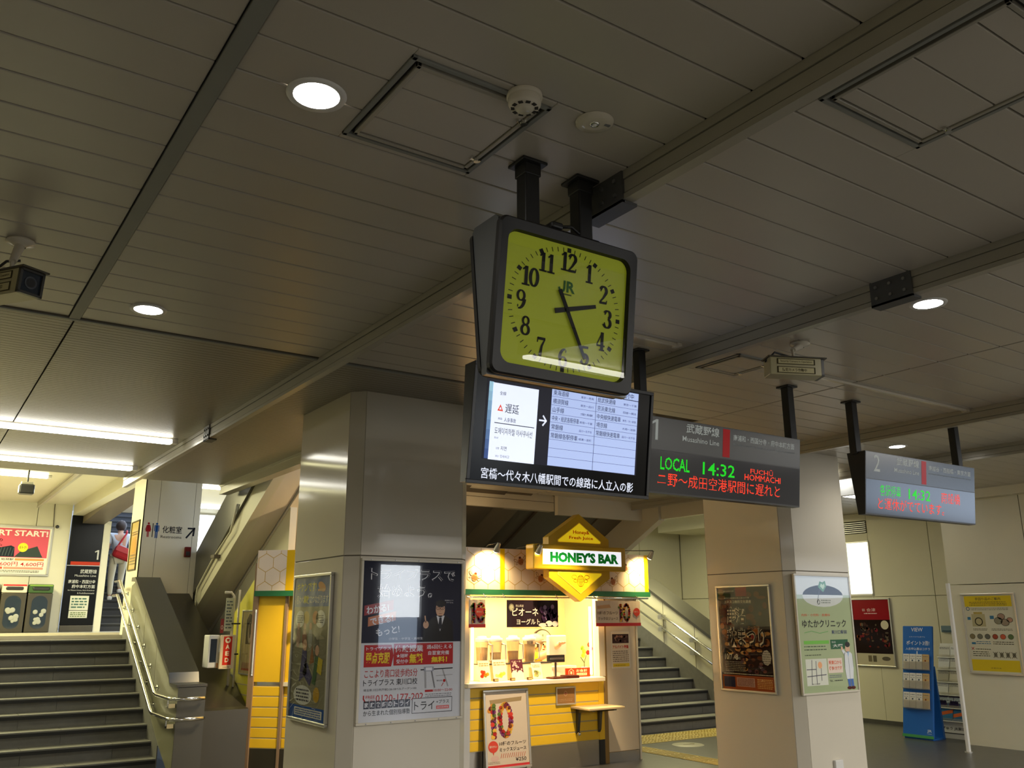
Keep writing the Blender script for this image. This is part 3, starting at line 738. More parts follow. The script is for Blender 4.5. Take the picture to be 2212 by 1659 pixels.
for k in range(60):
    a = PI/2-2*PI*k/60; c, s_ = math.cos(a), math.sin(a)
    if k % 5 == 0:
        r0, r1, w_ = R1-.008, R1+.008, .0075
    else: r0, r1, w_ = R1-.009, R1+.007, .0013
    S.poly([(px_*EX, py_*EY) for px_, py_ in ((c*r0-s_*w_, s_*r0+c*w_), (c*r0+s_*w_, s_*r0-c*w_), (c*r1+s_*w_, s_*r1-c*w_), (c*r1-s_*w_, s_*r1+c*w_))], dk, 1)
S.build('minute_marks', dial)
S = Sheet(org0, u, v, 0, 0, None, .0006)
for k in range(1, 13):
    a = PI/2-2*PI*k/12; r = .173
    numeral(S, str(k), r*EX*math.cos(a)*(1.0 if k not in (10, 11) else .97), r*EY*math.sin(a), .067, dk)
S.build('numerals', dial)
S = Sheet(org0, u, v, 0, 0, None, .0006)
jg = ink(38, 96, 20, .5)
# the railway logo on the dial: a J and R joined
S.line([(-.034, .072), (-.031, .064), (-.023, .061), (-.015, .064), (-.012, .072), (-.012, .098)], .0085, jg, 2)
S.text('R', -.003, .060, .034, .100, jg, 2, .03)
S.rect(-.02, .050, .02, .055, ink(70, 84, 16, .5), 2)
S.build('logo', dial)
hb = Matrix(((u.x, v.x, n.x, org0.x), (u.y, v.y, n.y, org0.y), (u.z, v.z, n.z, org0.z), (0, 0, 0, 1)))
def hand(name, ang, l0, l1, w, zz):
    M = hb @ Matrix.Rotation(-math.radians(ang), 4, 'Z')
    MB().add([(-w*1.1, -l0, zz), (w*1.1, -l0, zz), (w*.8, l1, zz), (-w*.8, l1, zz), (-w*1.1, -l0, zz+.002), (w*1.1, -l0, zz+.002), (w*.8, l1, zz+.002), (-w*.8, l1, zz+.002)],
             [(0, 3, 2, 1), (4, 5, 6, 7), (0, 1, 5, 4), (1, 2, 6, 5), (2, 3, 7, 6), (3, 0, 4, 7)], dk, M).build(name, None, ck)
hand('hour_hand', 75, .050, .130, .0080, .004)
hand('minute_hand', 151, .072, .182, .0070, .007)
MB().cyl(hb @ Vector((0, 0, .002)), hb @ Vector((0, 0, .011)), .006, 14, dk).build('hand_hub', None, ck)
# the glass over the dial
gy = 2.245
GT = math.radians(4.6)
gv = Vector((0, -math.sin(GT), math.cos(GT)))
g0 = Vector((CX, 2.236, 2.566))
gw, gh = .258, .214
MB().add([g0-Vector((gw, 0, 0))-gv*gh, g0+Vector((gw, 0, 0))-gv*gh, g0+Vector((gw, 0, 0))+gv*gh, g0-Vector((gw, 0, 0))+gv*gh], [(0, 1, 2, 3)], GLASS).build('glass', None, ck)
for px in (1.632, 1.868):
    p = MB().cbox(px-.030, 2.27, 2.84, px+.030, 2.33, 3.1, .006, M_blackp).build('post', None, ck)
    MB().cbox(px-.034, 2.266, 3.045, px+.034, 2.334, 3.09, .004, M_blackp).build('collar', None, p)
    MB().cbox(px-.052, 2.25, 3.088, px+.052, 2.35, 3.0995, .003, M_blackp).build('ceiling_flange', None, p)
MB().cbox(1.60, 2.255, 2.832, 1.92, 2.345, 2.862, .008, M_blackp).cbox(1.70, 2.25, 2.86, 1.75, 2.33, 2.885, .008, M_blackp).build('bracket', None, ck)
MB().tube([(1.74, 2.28, 2.88), (1.80, 2.27, 2.89), (1.855, 2.28, 2.87)], .006, 6, M_blackp).build('cable', None, ck)

# ---- the information screen behind the clock
tv = thing('information_screen', 'large black framed train information screen hanging behind the clock', 'screen', (2.9, 3.776, 3.1))
tx0, tx1 = 2.285, 3.522
MB().prism([(3.705, 2.825), (3.80, 2.825), (3.84, 2.213), (3.79, 2.213)], 'x', tx0, tx1, M_black).build('housing', None, tv)
vv = Vector((0, 3.705-3.79, 2.825-2.213)); VH = vv.length
S = Sheet((tx0, 3.79-.001, 2.213), XP, vv, tx1-tx0, VH, ink(10, 10, 12, .2), .0008)
wht = ink(228, 236, 255, .3, .9); blu = ink(176, 194, 240, .3, .8); txt = ink(28, 30, 70, .3); gry = ink(70, 74, 120, .3); W_ = ink(225, 232, 250, .3, .85)
grd = ink(38, 38, 52, .3, .25)
S.rect(.085, .122, 1.135, .545, grd, 1)
for k in range(8): S.rect(.098, .125+k*.05, .125, .175+k*.05, ink(60+k*14, 84+k*17, 140+k*12, .3, .7), 2)
S.rect(.122, .122, .412, .522, wht, 3)
S.text('全線', .165, .462, .205, .482, gry, 4); S.text('遅延', .205, .372, .292, .422, txt, 4)
S.poly([(.157, .378), (.193, .378), (.175, .413)], ink(226, 70, 40, .3, .7), 4); S.poly([(.167, .385), (.183, .385), (.175, .400)], wht, 5)
S.text('原因', .165, .332, .19, .343, gry, 4); S.text('人身事故', .203, .325, .278, .348, gry, 4)
S.rect(.145, .312, .398, .316, txt, 4)
S.text('도에이지하철 아사쿠사선', .15, .257, .388, .292, txt, 4); S.text('전선', .15, .232, .175, .242, gry, 4)
S.text('상황', .165, .178, .186, .189, txt, 4); S.text('지연', .195, .175, .232, .197, txt, 4)
S.text('원인', .165, .138, .186, .148, gry, 4); S.text('인사사고', .195, .136, .252, .152, gry, 4)
S.line([(.428, .36), (.47, .36)], .009, W_, 3); S.line([(.452, .386), (.474, .36), (.452, .334)], .009, W_, 3)
S.rect(.50, .125, 1.122, .595, blu, 3)
S.rect(.50, .548, 1.122, .552, txt, 5)
for k in range(1, 9): S.rect(.50, .125+k*.0468, 1.122, .1265+k*.0468, gry, 5)
S.rect(.808, .125, .8105, .548, gry, 5)
L_ = ['東海道線', '横須賀線', '山手線', '中央・総武各駅停車', '常磐線', '常磐線各駅停車']; l2 = ['東京～熱海', '東京～品川', '全線', '新宿～千葉', '品川～北千住', '綾瀬～金町']
R_ = ['総武快速線', '京浜東北線', '中央線快速電車', '埼京線', '常磐線快速電車']; r2 = ['東京～千葉', '田端～横浜', '東京／大～新宿', '大崎～池袋', '品川～北千住']
S.text('振替輸送実施中', .52, .557, .76, .588, txt, 5); S.text('受付中', .99, .557, 1.085, .588, txt, 5)
for i, (a, b_) in enumerate(zip(L_, l2)):
    y = .508-i*.0468; wd = min(.026*len(a), .185); S.text(a, .51, y, .51+wd, y+.029, txt, 5); S.text(b_, max(.70, .51+wd+.006), y+.006, .79, y+.019, gry, 5)
for i, (a, b_) in enumerate(zip(R_, r2)):
    y = .508-i*.0468; wd = min(.026*len(a), .175); S.text(a, .82, y, .82+wd, y+.029, txt, 5); S.text(b_, max(1.01, .82+wd+.006), y+.006, 1.11, y+.019, gry, 5)
S.text('宮橋～代々木八幡駅間での線路に人立入の影', .088, .022, 1.118, .079, W_, 2, .006)
S.build('display', tv)
frame((tx0+.02, 3.79-.0025, 2.225), XP, vv, tx1-tx0-.04, VH-.03, .02, .012, M_black, tv, 'bezel')
for px in (2.45, 3.488):
    p = MB().cbox(px-.028, 3.748, 2.82, px+.028, 3.804, 3.1, .005, M_blackp).build('post', None, tv)
    MB().cbox(px-.046, 3.73, 3.09, px+.046, 3.822, 3.0995, .003, M_blackp).build('ceiling_flange', None, p)

# ---- departure signs
M_sgn = mat('sign_face_grey', (.045, .05, .055), .22, 0, var=.04)
M_led = mat('led_panel_grey', (.035, .037, .052), .12, 0, var=.03)
GRN = ink(20, 215, 30, .4, 1.0); RED = ink(255, 62, 36, .4, 1.05)
LT = ink(176, 182, 178, .4, .28); LTD = ink(112, 118, 118, .4, .2)
def one(S, x0, y0, x1, y1, m, l):
    w = x1-x0; h = y1-y0
    S.poly([(x1-w*.38, y0), (x1, y0), (x1, y1), (x1-w*.30, y1), (x0, y1-h*.16), (x0+w*.10, y1-h*.26), (x1-w*.38, y1-h*.15)], m, l)
def sign(x0, x1, label, num, jp, en, dest, den, red):
    t = thing('departure_sign', label, 'sign', ((x0+x1)/2, 3.87, 3.1), 'hanging departure signs')
    MB().prism([(3.795, 2.715), (3.95, 2.715), (3.905, 2.258), (3.848, 2.258)], 'x', x0, x1, M_black).build('housing', None, t)
    v_ = Vector((0, 3.795-3.848, 2.715-2.258)); h = v_.length
    S = Sheet((x0, 3.848-.001, 2.258), XP, v_, x1-x0, h, None, .0007); W__ = x1-x0
    S.rect(.006, .262, W__-.004, h-.004, M_sgn, 0); S.rect(.006, .010, W__-.004, .257, M_led, 0)
    S.build('face', t)
    S = Sheet((x0, 3.848-.001, 2.258), XP, v_, W__, h, None, .0007)
    q = x1-1.463-x0                 # offset of the full sign's left end from this housing's left end
    if num == '1': one(S, q+.095, .318, q+.150, .442, LT, 1)
    else: S.text(num, q+.10, .318, q+.175, .442, LT, 1, .004)
    S.build('number', t)
    S = Sheet((x0, 3.848-.001, 2.258), XP, v_, W__, h, None, .0007)
    S.text(jp, q+.385, .387, q+.675, .446, LT, 1, .012); S.text(en, q+.355, .334, q+.675, .366, LT, 1, .004)
    S.rect(q+.708, .270, q+.772, .449, red, 1)
    S.text(dest, q+.805, .383, q+1.400, .423, LT, 1, .006); S.text(den, q+.805, .352, q+1.405, .366, LTD, 1)
    S.build('lettering', t)
    S = Sheet((x0, 3.848-.001, 2.258), XP, v_, W__, h, None, .0007)
    return t, S, q
def posts(t, xs, y=3.87, zl=2.70, offx=0):
    for px in xs:
        p = MB().cbox(px-.031, y-.03, zl, px+.031, y+.03, 3.1, .005, M_blackp).build('post', None, t)
        MB().cbox(px-.052, y-.052, 3.088, px+.052, y+.052, 3.0995, .003, M_blackp).build('ceiling_flange', None, p)
t, S, q = sign(3.545, 4.955, 'nearer grey departure sign showing LOCAL in green, right beside the big screen', '1', '武蔵野線', 'Musashino Line', '南浦和・西国分寺・府中本町方面', 'for Minami-Urawa, Nishi-Kokubunji & Fuchūhommachi', ink(150, 10, 16, .3, .35))
S.dots('LOCAL', q+.178, .145, q+.425, .222, GRN, 18, 1, .012); S.dots('14:32', q+.535, .145, q+.825, .222, GRN, 18, 1, .006)
S.dots('FUCHŪ', q+.97, .187, q+1.19, .225, RED, 10, 1, .0); S.dots('HOMMACHI', q+.915, .142, q+1.265, .180, RED, 10, 1, .0)
S.dots('ニ野～成田空港駅間に遅れと', q+.160, .050, q+1.262, .128, RED, 22, 1, -.004)
S.build('led_text', t); posts(t, (4.937,), 3.855)
t, S, q = sign(5.685, 7.148, 'farther grey departure sign at the right, with one black post at each end', '2', '武蔵野線', 'Musashino Line', '南越谷・西船橋・東京方面', 'for Minami-Koshigaya, Nishi-Funabashi & Tōkyō', ink(165, 20, 24, .3, .35))
S.dots('各駅停車', q+.175, .145, q+.435, .228, GRN, 20, 1, -.004); S.dots('14:32', q+.535, .145, q+.825, .222, GRN, 18, 1, .006)
S.dots('南船橋', q+.975, .145, q+1.24, .228, RED, 20, 1, -.004)
S.dots('と運休がでています。', q+.150, .046, q+1.01, .132, RED, 22, 1, -.002)
S.build('led_text', t); posts(t, (5.70, 7.316-.25), 3.885)

# ---- security cameras
def seccam(c, d, mount, label, glow):
    t = thing('security_camera', label, 'security camera', mount)
    d = Vector(d).normalized(); u = Vector((0, 0, 1)).cross(d).normalized(); w_ = d.cross(u)
    M = Matrix(((d.x, u.x, w_.x, c[0]), (d.y, u.y, w_.y, c[1]), (d.z, u.z, w_.z, c[2]), (0, 0, 0, 1)))
    L = .30; hw_ = .052
    mb = mat('camera_cream', (.40, .36, .20), .4, var=.06)
    MB().cbox(-L, -hw_, -hw_, 0, hw_, hw_, .006, mb, M).build('body', None, t)
    MB().cbox(-L-.01, -hw_-.006, hw_-.002, .03, hw_+.006, hw_+.006, .002, mat('camera_brown', (.06, .05, .03), .5), M).build('sun_hood', None, t)
    fb = MB(); mf = mat('camera_rim', (.05, .048, .04), .4)
    for a in ((-hw_, -hw_, hw_, -hw_+.01), (-hw_, hw_-.01, hw_, hw_), (-hw_, -hw_, -hw_+.01, hw_), (hw_-.01, -hw_, hw_, hw_)): fb.box(-.004, a[0], a[1], .012, a[2], a[3], mf, M)
    fb.build('rim', None, t)
    MB().box(.0, -hw_+.01, -hw_+.01, .003, hw_-.01, hw_-.01, glow, M).build('front_glass', None, t)
    p0 = M @ Vector((.003, 0, 0)); p1 = M @ Vector((.006, 0, 0))
    MB().cyl(p0, p1, .026, 24, mat('lens_ring', (.08, .09, .11), .2, var=0)).cyl(p1, M @ Vector((.007, 0, 0)), .019, 24, M_black).build('lens', None, t)
    for side in (-1, 1):
        uu = -d if side > 0 else d
        S = Sheet(M @ Vector((-.02 if side > 0 else -L+.02, side*(hw_+.001), -hw_+.006)), uu, w_, .26, .09, None)
        br = ink(60, 52, 24, .5); pl = ink(190, 182, 140, .5)
        S.rect(.02, .055, .24, .088, br, 1); S.rect(.028, .059, .232, .084, pl, 2); S.text('Security Camera in Operation', .04, .064, .222, .079, br, 3)
        S.rect(.02, .004, .24, .042, br, 1); S.rect(.028, .008, .232, .038, pl, 2); S.text('防犯カメラ作動中', .05, .013, .19, .033, br, 3, .01)
        S.build('label_plate', t)
    m0 = Vector(mount); tp = M @ Vector((-.14, 0, hw_))
    MB().lathe([(.0001, 0), (.055, 0), (.058, -.014), (.03, -.022), (.022, -.03)], m0, 20, M_cream).build('ceiling_mount', None, t)
    MB().cyl(m0+Vector((0, 0, -.02)), tp+Vector((0, 0, .06)), .021, 12, M_cream, .015).cyl(tp+Vector((0, 0, .06)), tp, .008, 8, M_cream).build('arm', None, t)
    MB().tube([m0+Vector((.01, 0, -.09)), m0+Vector((-.04, .01, -.10)), M @ Vector((-L+.05, 0, hw_+.04)), M @ Vector((-L-.01, 0, hw_-.02))], .006, 6, M_black).build('cable', None, t)
    return t
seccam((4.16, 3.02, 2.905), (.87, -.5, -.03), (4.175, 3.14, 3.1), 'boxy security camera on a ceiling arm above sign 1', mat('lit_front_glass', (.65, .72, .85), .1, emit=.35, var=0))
seccam((.262, 3.83, 2.852), (.47, -.88, -.06), (.22, 4.03, 3.1), 'boxy security camera on a ceiling arm at the far left edge', M_glassd)
t = thing('hanging_speaker', 'small black box hanging over the landing at left', 'speaker', (1.19, 13, 3.7))
MB().cbox(1.10, 12.95, 3.11, 1.28, 13.1, 3.24, .02, M_black).build('body', None, t); MB().cyl((1.19, 13, 3.23), (1.19, 13, 3.7), .012, 8, M_black).cbox(1.12, 12.97, 3.235, 1.26, 13.05, 3.27, .006, M_alu).build('bracket', None, t)
# ================================================================== POSTERS
PAP = ink(214, 212, 205, .18)
def poster(name, label, o, u, w, h, base, t=.022, d=.02, m=M_alu, cat='poster', out=.004):
    o = Vector(o); u = Vector(u); n = u.cross(Vector(ZP))
    c = o+u*(w/2)
    th = thing(name, label, cat, tuple(c))
    frame(o, u, ZP, w, h, t, d, m, th)
    S = Sheet(o+n*out, u, ZP, w, h, base, .0005)
    return th, S
# tutoring poster, front of the near pillar
X0, Z0 = 2.585, .905
th, S = poster('tutoring_poster', 'navy and white tutoring school poster on the near pillar', (2.568, 5.572, .890), XP, .765, 1.030, ink(206, 208, 216, .06), .018, .022, M_cream)
q = lambda x, z: (x-2.568, z-.890)
def T(s, x0, z0, x1, z1, m, l=2, b=0.0, **k): S.text(s, x0-2.568, z0-.890, x1-2.568, z1-.890, m, l, b, **k)
def Rr(x0, z0, x1, z1, m, l=1): S.rect(x0-2.568, z0-.890, x1-2.568, z1-.890, m, l)
nav = ink(20, 26, 52, .05); wh = ink(225, 226, 235, .1); rd = ink(178, 28, 34, .08); yl = ink(235, 205, 40, .1); bk = ink(26, 28, 40, .1)
Rr(2.568, 1.385, 3.333, 1.920, nav, 1)
T('トライプラスで', 2.615, 1.795, 3.285, 1.878, wh, 2, .035); T('トライプラスで', 2.615, 1.795, 3.285, 1.878, nav, 3, .004)
T('始めよう。', 2.675, 1.675, 3.10, 1.770, wh, 2, .035); T('始めよう。', 2.675, 1.675, 3.10, 1.770, nav, 3, .004)
def tilt(x0, z0, x1, z1, k, m, l): S.poly([(x0-2.568, z0-.890), (x1-2.568, z0+k-.890), (x1-2.568, z1+k-.890), (x0-2.568, z1-.890)], m, l)
tilt(2.585, 1.560, 2.80, 1.625, .04, ink(150, 34, 44, .1), 2); T('わかる!', 2.60, 1.580, 2.765, 1.630, wh, 3, .02, rot=.15)
tilt(2.615, 1.490, 2.82, 1.550, .04, ink(196, 120, 82, .1), 2); T('できる!', 2.63, 1.508, 2.80, 1.558, wh, 3, .02, rot=.15)
T('もっと!', 2.675, 1.437, 2.85, 1.487, wh, 3, .02, rot=.15); T('小学生・中学生・高校生', 2.77, 1.402, 3.03, 1.418, wh, 3)
T('個別教室のトライ', 3.20, 1.66, 3.27, 1.668, wh, 3); T('トライさん', 3.20, 1.645, 3.27, 1.654, wh, 3)
# the drawn man in a dark suit
g = lambda x, z: (x-2.568, z-.890)
skn = ink(214, 170, 140, .1); sui = ink(18, 16, 18, .1)
S.poly([g(3.03, 1.385), g(3.03, 1.475), g(3.09, 1.54), g(3.15, 1.565), g(3.21, 1.56), g(3.265, 1.52), g(3.275, 1.385)], sui, 3)
S.poly([g(3.135, 1.56), g(3.165, 1.455), g(3.20, 1.56)], wh, 4); S.poly([g(3.158, 1.548), g(3.150, 1.49), g(3.165, 1.465), g(3.18, 1.49), g(3.175, 1.548)], bk, 5)
S.ell(*g(3.165, 1.603), .037, .053, skn, 4); S.ell(*g(3.168, 1.642), .041, .024, ink(24, 18, 18, .1), 5)
for dx in (-.017, .017): S.ring(*g(3.163+dx, 1.610), .0145, .0095, .003, bk, 6, 14); S.ell(*g(3.163+dx, 1.610), .003, .003, bk, 6, 8)
S.line([g(3.160, 1.606), g(3.167, 1.606)], .002, bk, 6); S.line([g(3.155, 1.573), g(3.175, 1.573)], .003, ink(150, 80, 70, .1), 6); S.line([g(3.165, 1.60), g(3.162, 1.588)], .002, ink(160, 110, 90, .1), 6)
S.ell(*g(3.052, 1.500), .022, .026, skn, 4); S.line([g(3.05, 1.515), g(3.044, 1.558)], .009, skn, 4)
for k in range(3): S.line([g(3.042+k*.01, 1.485), g(3.048+k*.01, 1.51)], .0015, ink(170, 120, 95, .1), 5)
# red band
Rr(2.595, 1.232, 2.795, 1.372, rd, 2); S.poly([g(2.795, 1.232), g(2.812, 1.302), g(2.795, 1.372)], rd, 2); Rr(2.812, 1.237, 3.272, 1.378, rd, 2)
T('トライプラス', 2.61, 1.338, 2.79, 1.360, wh, 3, .01); T('弱点克服', 2.607, 1.252, 2.785, 1.325, yl, 3, .03)
T('体験授業', 2.82, 1.322, 3.035, 1.367, wh, 3, .02); T('★随時', 2.832, 1.285, 2.92, 1.312, wh, 3, .01); T('受付中', 2.832, 1.248, 2.92, 1.276, wh, 3, .01); T('無料', 2.93, 1.248, 3.035, 1.312, yl, 3, .035)
T('週6回使える', 3.062, 1.338, 3.262, 1.366, wh, 3, .01); T('自習室完備', 3.075, 1.298, 3.24, 1.326, wh, 3, .01); T('無料！', 3.10, 1.248, 3.225, 1.288, yl, 3, .03)
T('ここより南口徒歩約5分', 2.603, 1.163, 2.995, 1.216, rd, 2, .004); T('トライプラス 東川口校', 2.597, 1.112, 2.995, 1.154, bk, 2, .006); T('埼玉県 川口市戸塚2-26-18ベルアーデン102', 2.60, 1.080, 2.99, 1.096, bk, 2)
T('0120-177-202', 2.69, 1.012, 3.043, 1.056, rd, 2, .006); T('FREE', 2.618, 1.036, 2.683, 1.054, rd, 2, .01); T('CALL', 2.638, 1.015, 2.683, 1.030, rd, 2)
S.line([g(2.603, 1.055), g(2.602, 1.035), g(2.615, 1.015), g(2.630, 1.012)], .009, rd, 2)
T('10:00〜22:00', 3.125, 1.058, 3.27, 1.074, rd, 2, .004); Rr(3.055, 1.058, 3.118, 1.072, rd, 2); S.scribble(.49, .135, .70, .160, 2, ink(110, 110, 120, .1), 2, .35)
for k, ch in enumerate('家庭教師のトライ'):
    Rr(2.604+k*.043, .972, 2.643+k*.043, 1.020, ink(42, 46, 66, .1), 2); T(ch, 2.609+k*.043, .980, 2.638+k*.043, 1.012, wh, 3, .02)
T('から生まれた個別指導塾', 2.604, .928, 2.945, .962, bk, 2, .01)
Rr(2.958, .925, 3.270, 1.022, bk, 2); Rr(2.962, .929, 3.266, 1.018, ink(206, 208, 216, .06), 3); T('トライ', 2.975, .945, 3.13, 1.000, bk, 4, .01); T('+プラス', 3.145, .980, 3.245, 1.004, bk, 4, .01); Rr(3.145, .945, 3.245, .966, ink(214, 70, 70, .1), 4); T('個別指導塾', 3.15, .949, 3.24, .962, wh, 5)
# map
gl_ = ink(160, 160, 165, .1)
S.line([g(3.02, 1.203), g(3.27, 1.208)], .007, bk, 3); Rr(3.045, 1.192, 3.12, 1.222, ink(150, 155, 170, .1), 4); Rr(3.058, 1.197, 3.107, 1.217, wh, 5)
S.line([g(3.055, 1.19), g(3.06, 1.085)], .013, gl_, 2); S.line([g(3.105, 1.19), g(3.13, 1.085)], .010, ink(120, 120, 125, .1), 2); S.line([g(3.19, 1.205), g(3.235, 1.09)], .009, gl_, 2); S.line([g(3.14, 1.16), g(3.27, 1.165)], .004, gl_, 2)
S.ell(*g(3.205, 1.127), .010, .010, rd, 4, 14); S.line([g(3.185, 1.092), g(3.198, 1.112)], .004, rd, 4); T('東川口校', 3.145, 1.123, 3.188, 1.133, bk, 3)
S.build('print', th)
b = MB(); nx = S.n
quad((2.568, 5.556, .890), (.765, 0, 0), (0, 0, 1.03)).build('acrylic_cover', None, th)
for x in (2.62, 2.8, 2.98, 3.16, 3.30):
    for z in (.881, 1.929): MB().cyl((x, 5.557, z), (x, 5.552, z), .004, 8, M_bolt).build('screw', None, th)

# blue poster on the side of the near pillar
th, S = poster('safety_poster', 'tall blue and grey safety poster on the left side of the near pillar', (2.452, 6.478, .870), YN, .66, .96, ink(128, 124, 98, .12), .022, .024, M_alu)
bl_ = ink(22, 76, 150, .15); wt = ink(205, 205, 195, .2); ye = ink(190, 185, 40, .2); pu = ink(70, 66, 104, .2)
S.rect(0, .755, .66, .96, bl_, 1); S.text('キケンです!', .03, .86, .40, .925, ye, 2, .02); S.text('思わぬ事故につながります', .03, .775, .62, .835, wt, 2, .015); S.text('事故', .17, .777, .265, .835, ye, 3, .03)
S.ell(.50, .89, .07, .03, ink(190, 120, 70, .2), 2, rot=-.3); S.rect(.43, .86, .56, .875, ink(200, 150, 110, .2), 3)
for x, y, c1 in ((.12, .67, ink(180, 150, 40, .2)), (.50, .67, ink(190, 120, 60, .2))): S.ell(x, y, .085, .06, wt, 2); S.ell(x+.12 if x < .3 else x-.09, y+.01, .055, .045, c1, 2); S.scribble(x-.055, y-.03, x+.055, y+.03, 4, ink(60, 60, 60, .2), 3)
for k, (x, c1) in enumerate(((.10, ink(150, 120, 100, .2)), (.22, ink(120, 70, 50, .2)), (.33, ink(150, 150, 140, .2)))): S.ell(x, .54, .04, .07, c1, 2); S.ell(x, .62, .025, .025, ink(190, 150, 120, .2), 3)
for k in range(7): S.rect(.42+k*.012, .42, .425+k*.012, .62, ink(90, 88, 80, .2), 2)
S.poly([(.16, .24), (.30, .30), (.28, .45), (.20, .46)], pu, 3); S.poly([(.22, .30), (.36, .22), (.40, .28), (.27, .40)], pu, 3); S.ell(.24, .49, .04, .04, ink(190, 150, 120, .2), 3)
S.poly([(.40, .24), (.46, .23), (.52, .42), (.44, .42)], ink(60, 90, 50, .2), 3); S.poly([(.48, .32), (.56, .30), (.58, .40), (.50, .42)], ink(190, 170, 40, .2), 4); S.ell(.47, .46, .035, .035, ink(190, 150, 120, .2), 3)
S.poly([(.34, .36), (.38, .50), (.42, .38)], ink(140, 90, 40, .2), 4)
S.ell(.24, .155, .17, .065, wt, 3); S.scribble(.12, .11, .36, .20, 4, ink(50, 50, 60, .2), 4); S.ell(.49, .17, .055, .05, ink(190, 150, 40, .2), 3)
S.rect(0, 0, .66, .085, bl_, 1); S.rect(.10, .018, .60, .07, wt, 2); S.scribble(.12, .022, .58, .066, 3, bl_, 3)
S.build('print', th)
# wrinkled clear film over the poster
R = random.Random(3); nx_, nz_ = 10, 16; vs = []
for j in range(nz_+1):
    for i in range(nx_+1):
        y = 6.478-.66*i/nx_; z = .870+.96*j/nz_; e = 0 if i in (0, nx_) or j in (0, nz_) else 1
        vs.append((2.440-e*abs(.010*math.sin(i*1.3+j*.8)+.007*math.sin(i*.7-j*1.5)), y, z))
fs = [(j*(nx_+1)+i, j*(nx_+1)+i+1, (j+1)*(nx_+1)+i+1, (j+1)*(nx_+1)+i) for j in range(nz_) for i in range(nx_)]
MB().add(vs, fs, GLASS, None, True).build('clear_film', None, th)

# autumn festival poster
ay, az = 6.325, .868
th, S = poster('festival_poster', 'dark brown and orange autumn festival poster on the left side of the far pillar', (6.752, 6.31, .875), YN, .635, .945, ink(44, 22, 16, .1), .020, .024, M_alu)
br1, br2, br3 = ink(92, 46, 22, .15), ink(150, 84, 34, .15), ink(186, 128, 60, .15); cw = ink(214, 200, 170, .2); rr = ink(130, 20, 18, .15)
R = random.Random(11)
for k in range(60):
    x, y = R.uniform(.03, .60), R.uniform(.28, .93); c1 = R.choice((br1, br1, ink(60, 34, 24, .15), br2 if y < .6 else br1))
    S.ell(x, y, min(R.uniform(.02, .06), x, .635-x), R.uniform(.015, .04), c1, 1, 8, 0)
for k in range(34):
    x, y = R.uniform(.04, .6), R.uniform(.33, .52); S.ell(x, y, min(.035, x, .635-x), R.uniform(.008, .025), R.choice((br2, br3, ink(200, 150, 80, .15))), 2, 8)
S.rect(.23, .86, .37, .945, rr, 3)
S.text('ユネスコ無形文化遺産', .08, .795, .42, .825, cw, 4, .01); S.text('鹿沼今宮神社祭の屋台行事', .08, .838, .40, .852, cw, 4)
S.text('鹿沼', .09, .60, .34, .765, cw, 4, .05); S.text('鹿沼', .09, .60, .34, .765, ink(40, 26, 20, .1), 5, .005)
S.text('秋まつり', .09, .385, .56, .575, cw, 4, .05); S.text('秋まつり', .09, .385, .56, .575, ink(40, 26, 20, .1), 5, .008); S.text('ぶっつけ', .35, .55, .50, .585, ink(170, 110, 60, .2), 4, .01)
S.ell(.41, .485, .02, .02, rr, 6)
S.text('10/7', .05, .27, .14, .325, cw, 4, .02); S.text('土', .145, .275, .165, .295, cw, 4); S.text('8', .18, .27, .215, .325, cw, 4, .03); S.text('日', .22, .275, .24, .295, cw, 4); S.text('・', .165, .28, .178, .31, cw, 4, .03)
for k in range(16):
    x, y = R.uniform(.25, .55), R.uniform(.16, .33); S.ell(x, y, .025, .015, R.choice((ink(110, 60, 50, .15), br1, br3, ink(80, 50, 60, .15))), 3, 8)
S.ell(.56, .30, .055, .07, ink(190, 180, 160, .2), 5, 9); S.scribble(.50, .24, .61, .36, 6, ink(90, 80, 70, .2), 6, .25, 4)
S.scribble(.05, .165, .30, .26, 6, ink(160, 150, 130, .2), 4, .35, 5); S.rect(0, .135, .635, .15, ink(30, 16, 12, .1), 3); S.scribble(.02, .137, .62, .148, 1, cw, 4, .6, 8)
S.rect(0, 0, .635, .13, ink(160, 78, 36, .15), 3); S.rect(.02, .02, .16, .115, ink(40, 36, 60, .15), 4); S.rect(.18, .03, .40, .11, ink(190, 150, 130, .15), 4); S.scribble(.19, .035, .39, .105, 6, ink(120, 60, 40, .2), 5); S.scribble(.43, .02, .61, .11, 6, ink(220, 170, 90, .2), 4)
S.text('鹿沼市役所観光交流課', .08, .905, .21, .918, cw, 4)
S.build('print', th)
quad((6.735, 6.31, .875), (0, -.635, 0), (0, 0, .945)).build('acrylic_cover', None, th)

# clinic poster
th, S = poster('clinic_poster', 'pale green clinic poster with a drawn doctor on the front of the far pillar', (6.800, 5.412, .88), XP, .79, 1.03, ink(176, 190, 148, .08), .018, .022, M_cream)
gk = ink(20, 24, 40, .1); gn = ink(40, 130, 44, .1); wt = ink(222, 226, 220, .1); og = ink(228, 96, 60, .1)
S.rect(0, .86, .79, 1.03, wt, 1); S.ell(.395, .85, .30, .10, wt, 1)  # white top band and bulge: mirrored daylight put into the print
S.poly([(.33, .93), (.36, .985), (.40, .975), (.44, .99), (.455, .94), (.40, .885)], gn, 3); S.poly([(.36, .94), (.38, .965), (.40, .95), (.42, .965), (.43, .94), (.40, .91)], ink(190, 220, 180, .1), 4)
S.line([(.345, .90), (.315, .82), (.305, .79)], .006, gk, 3); S.ring(.32, .795, .018, .02, .005, gk, 3)
S.scribble(.36, .78, .50, .82, 2, ink(150, 160, 150, .1), 3)
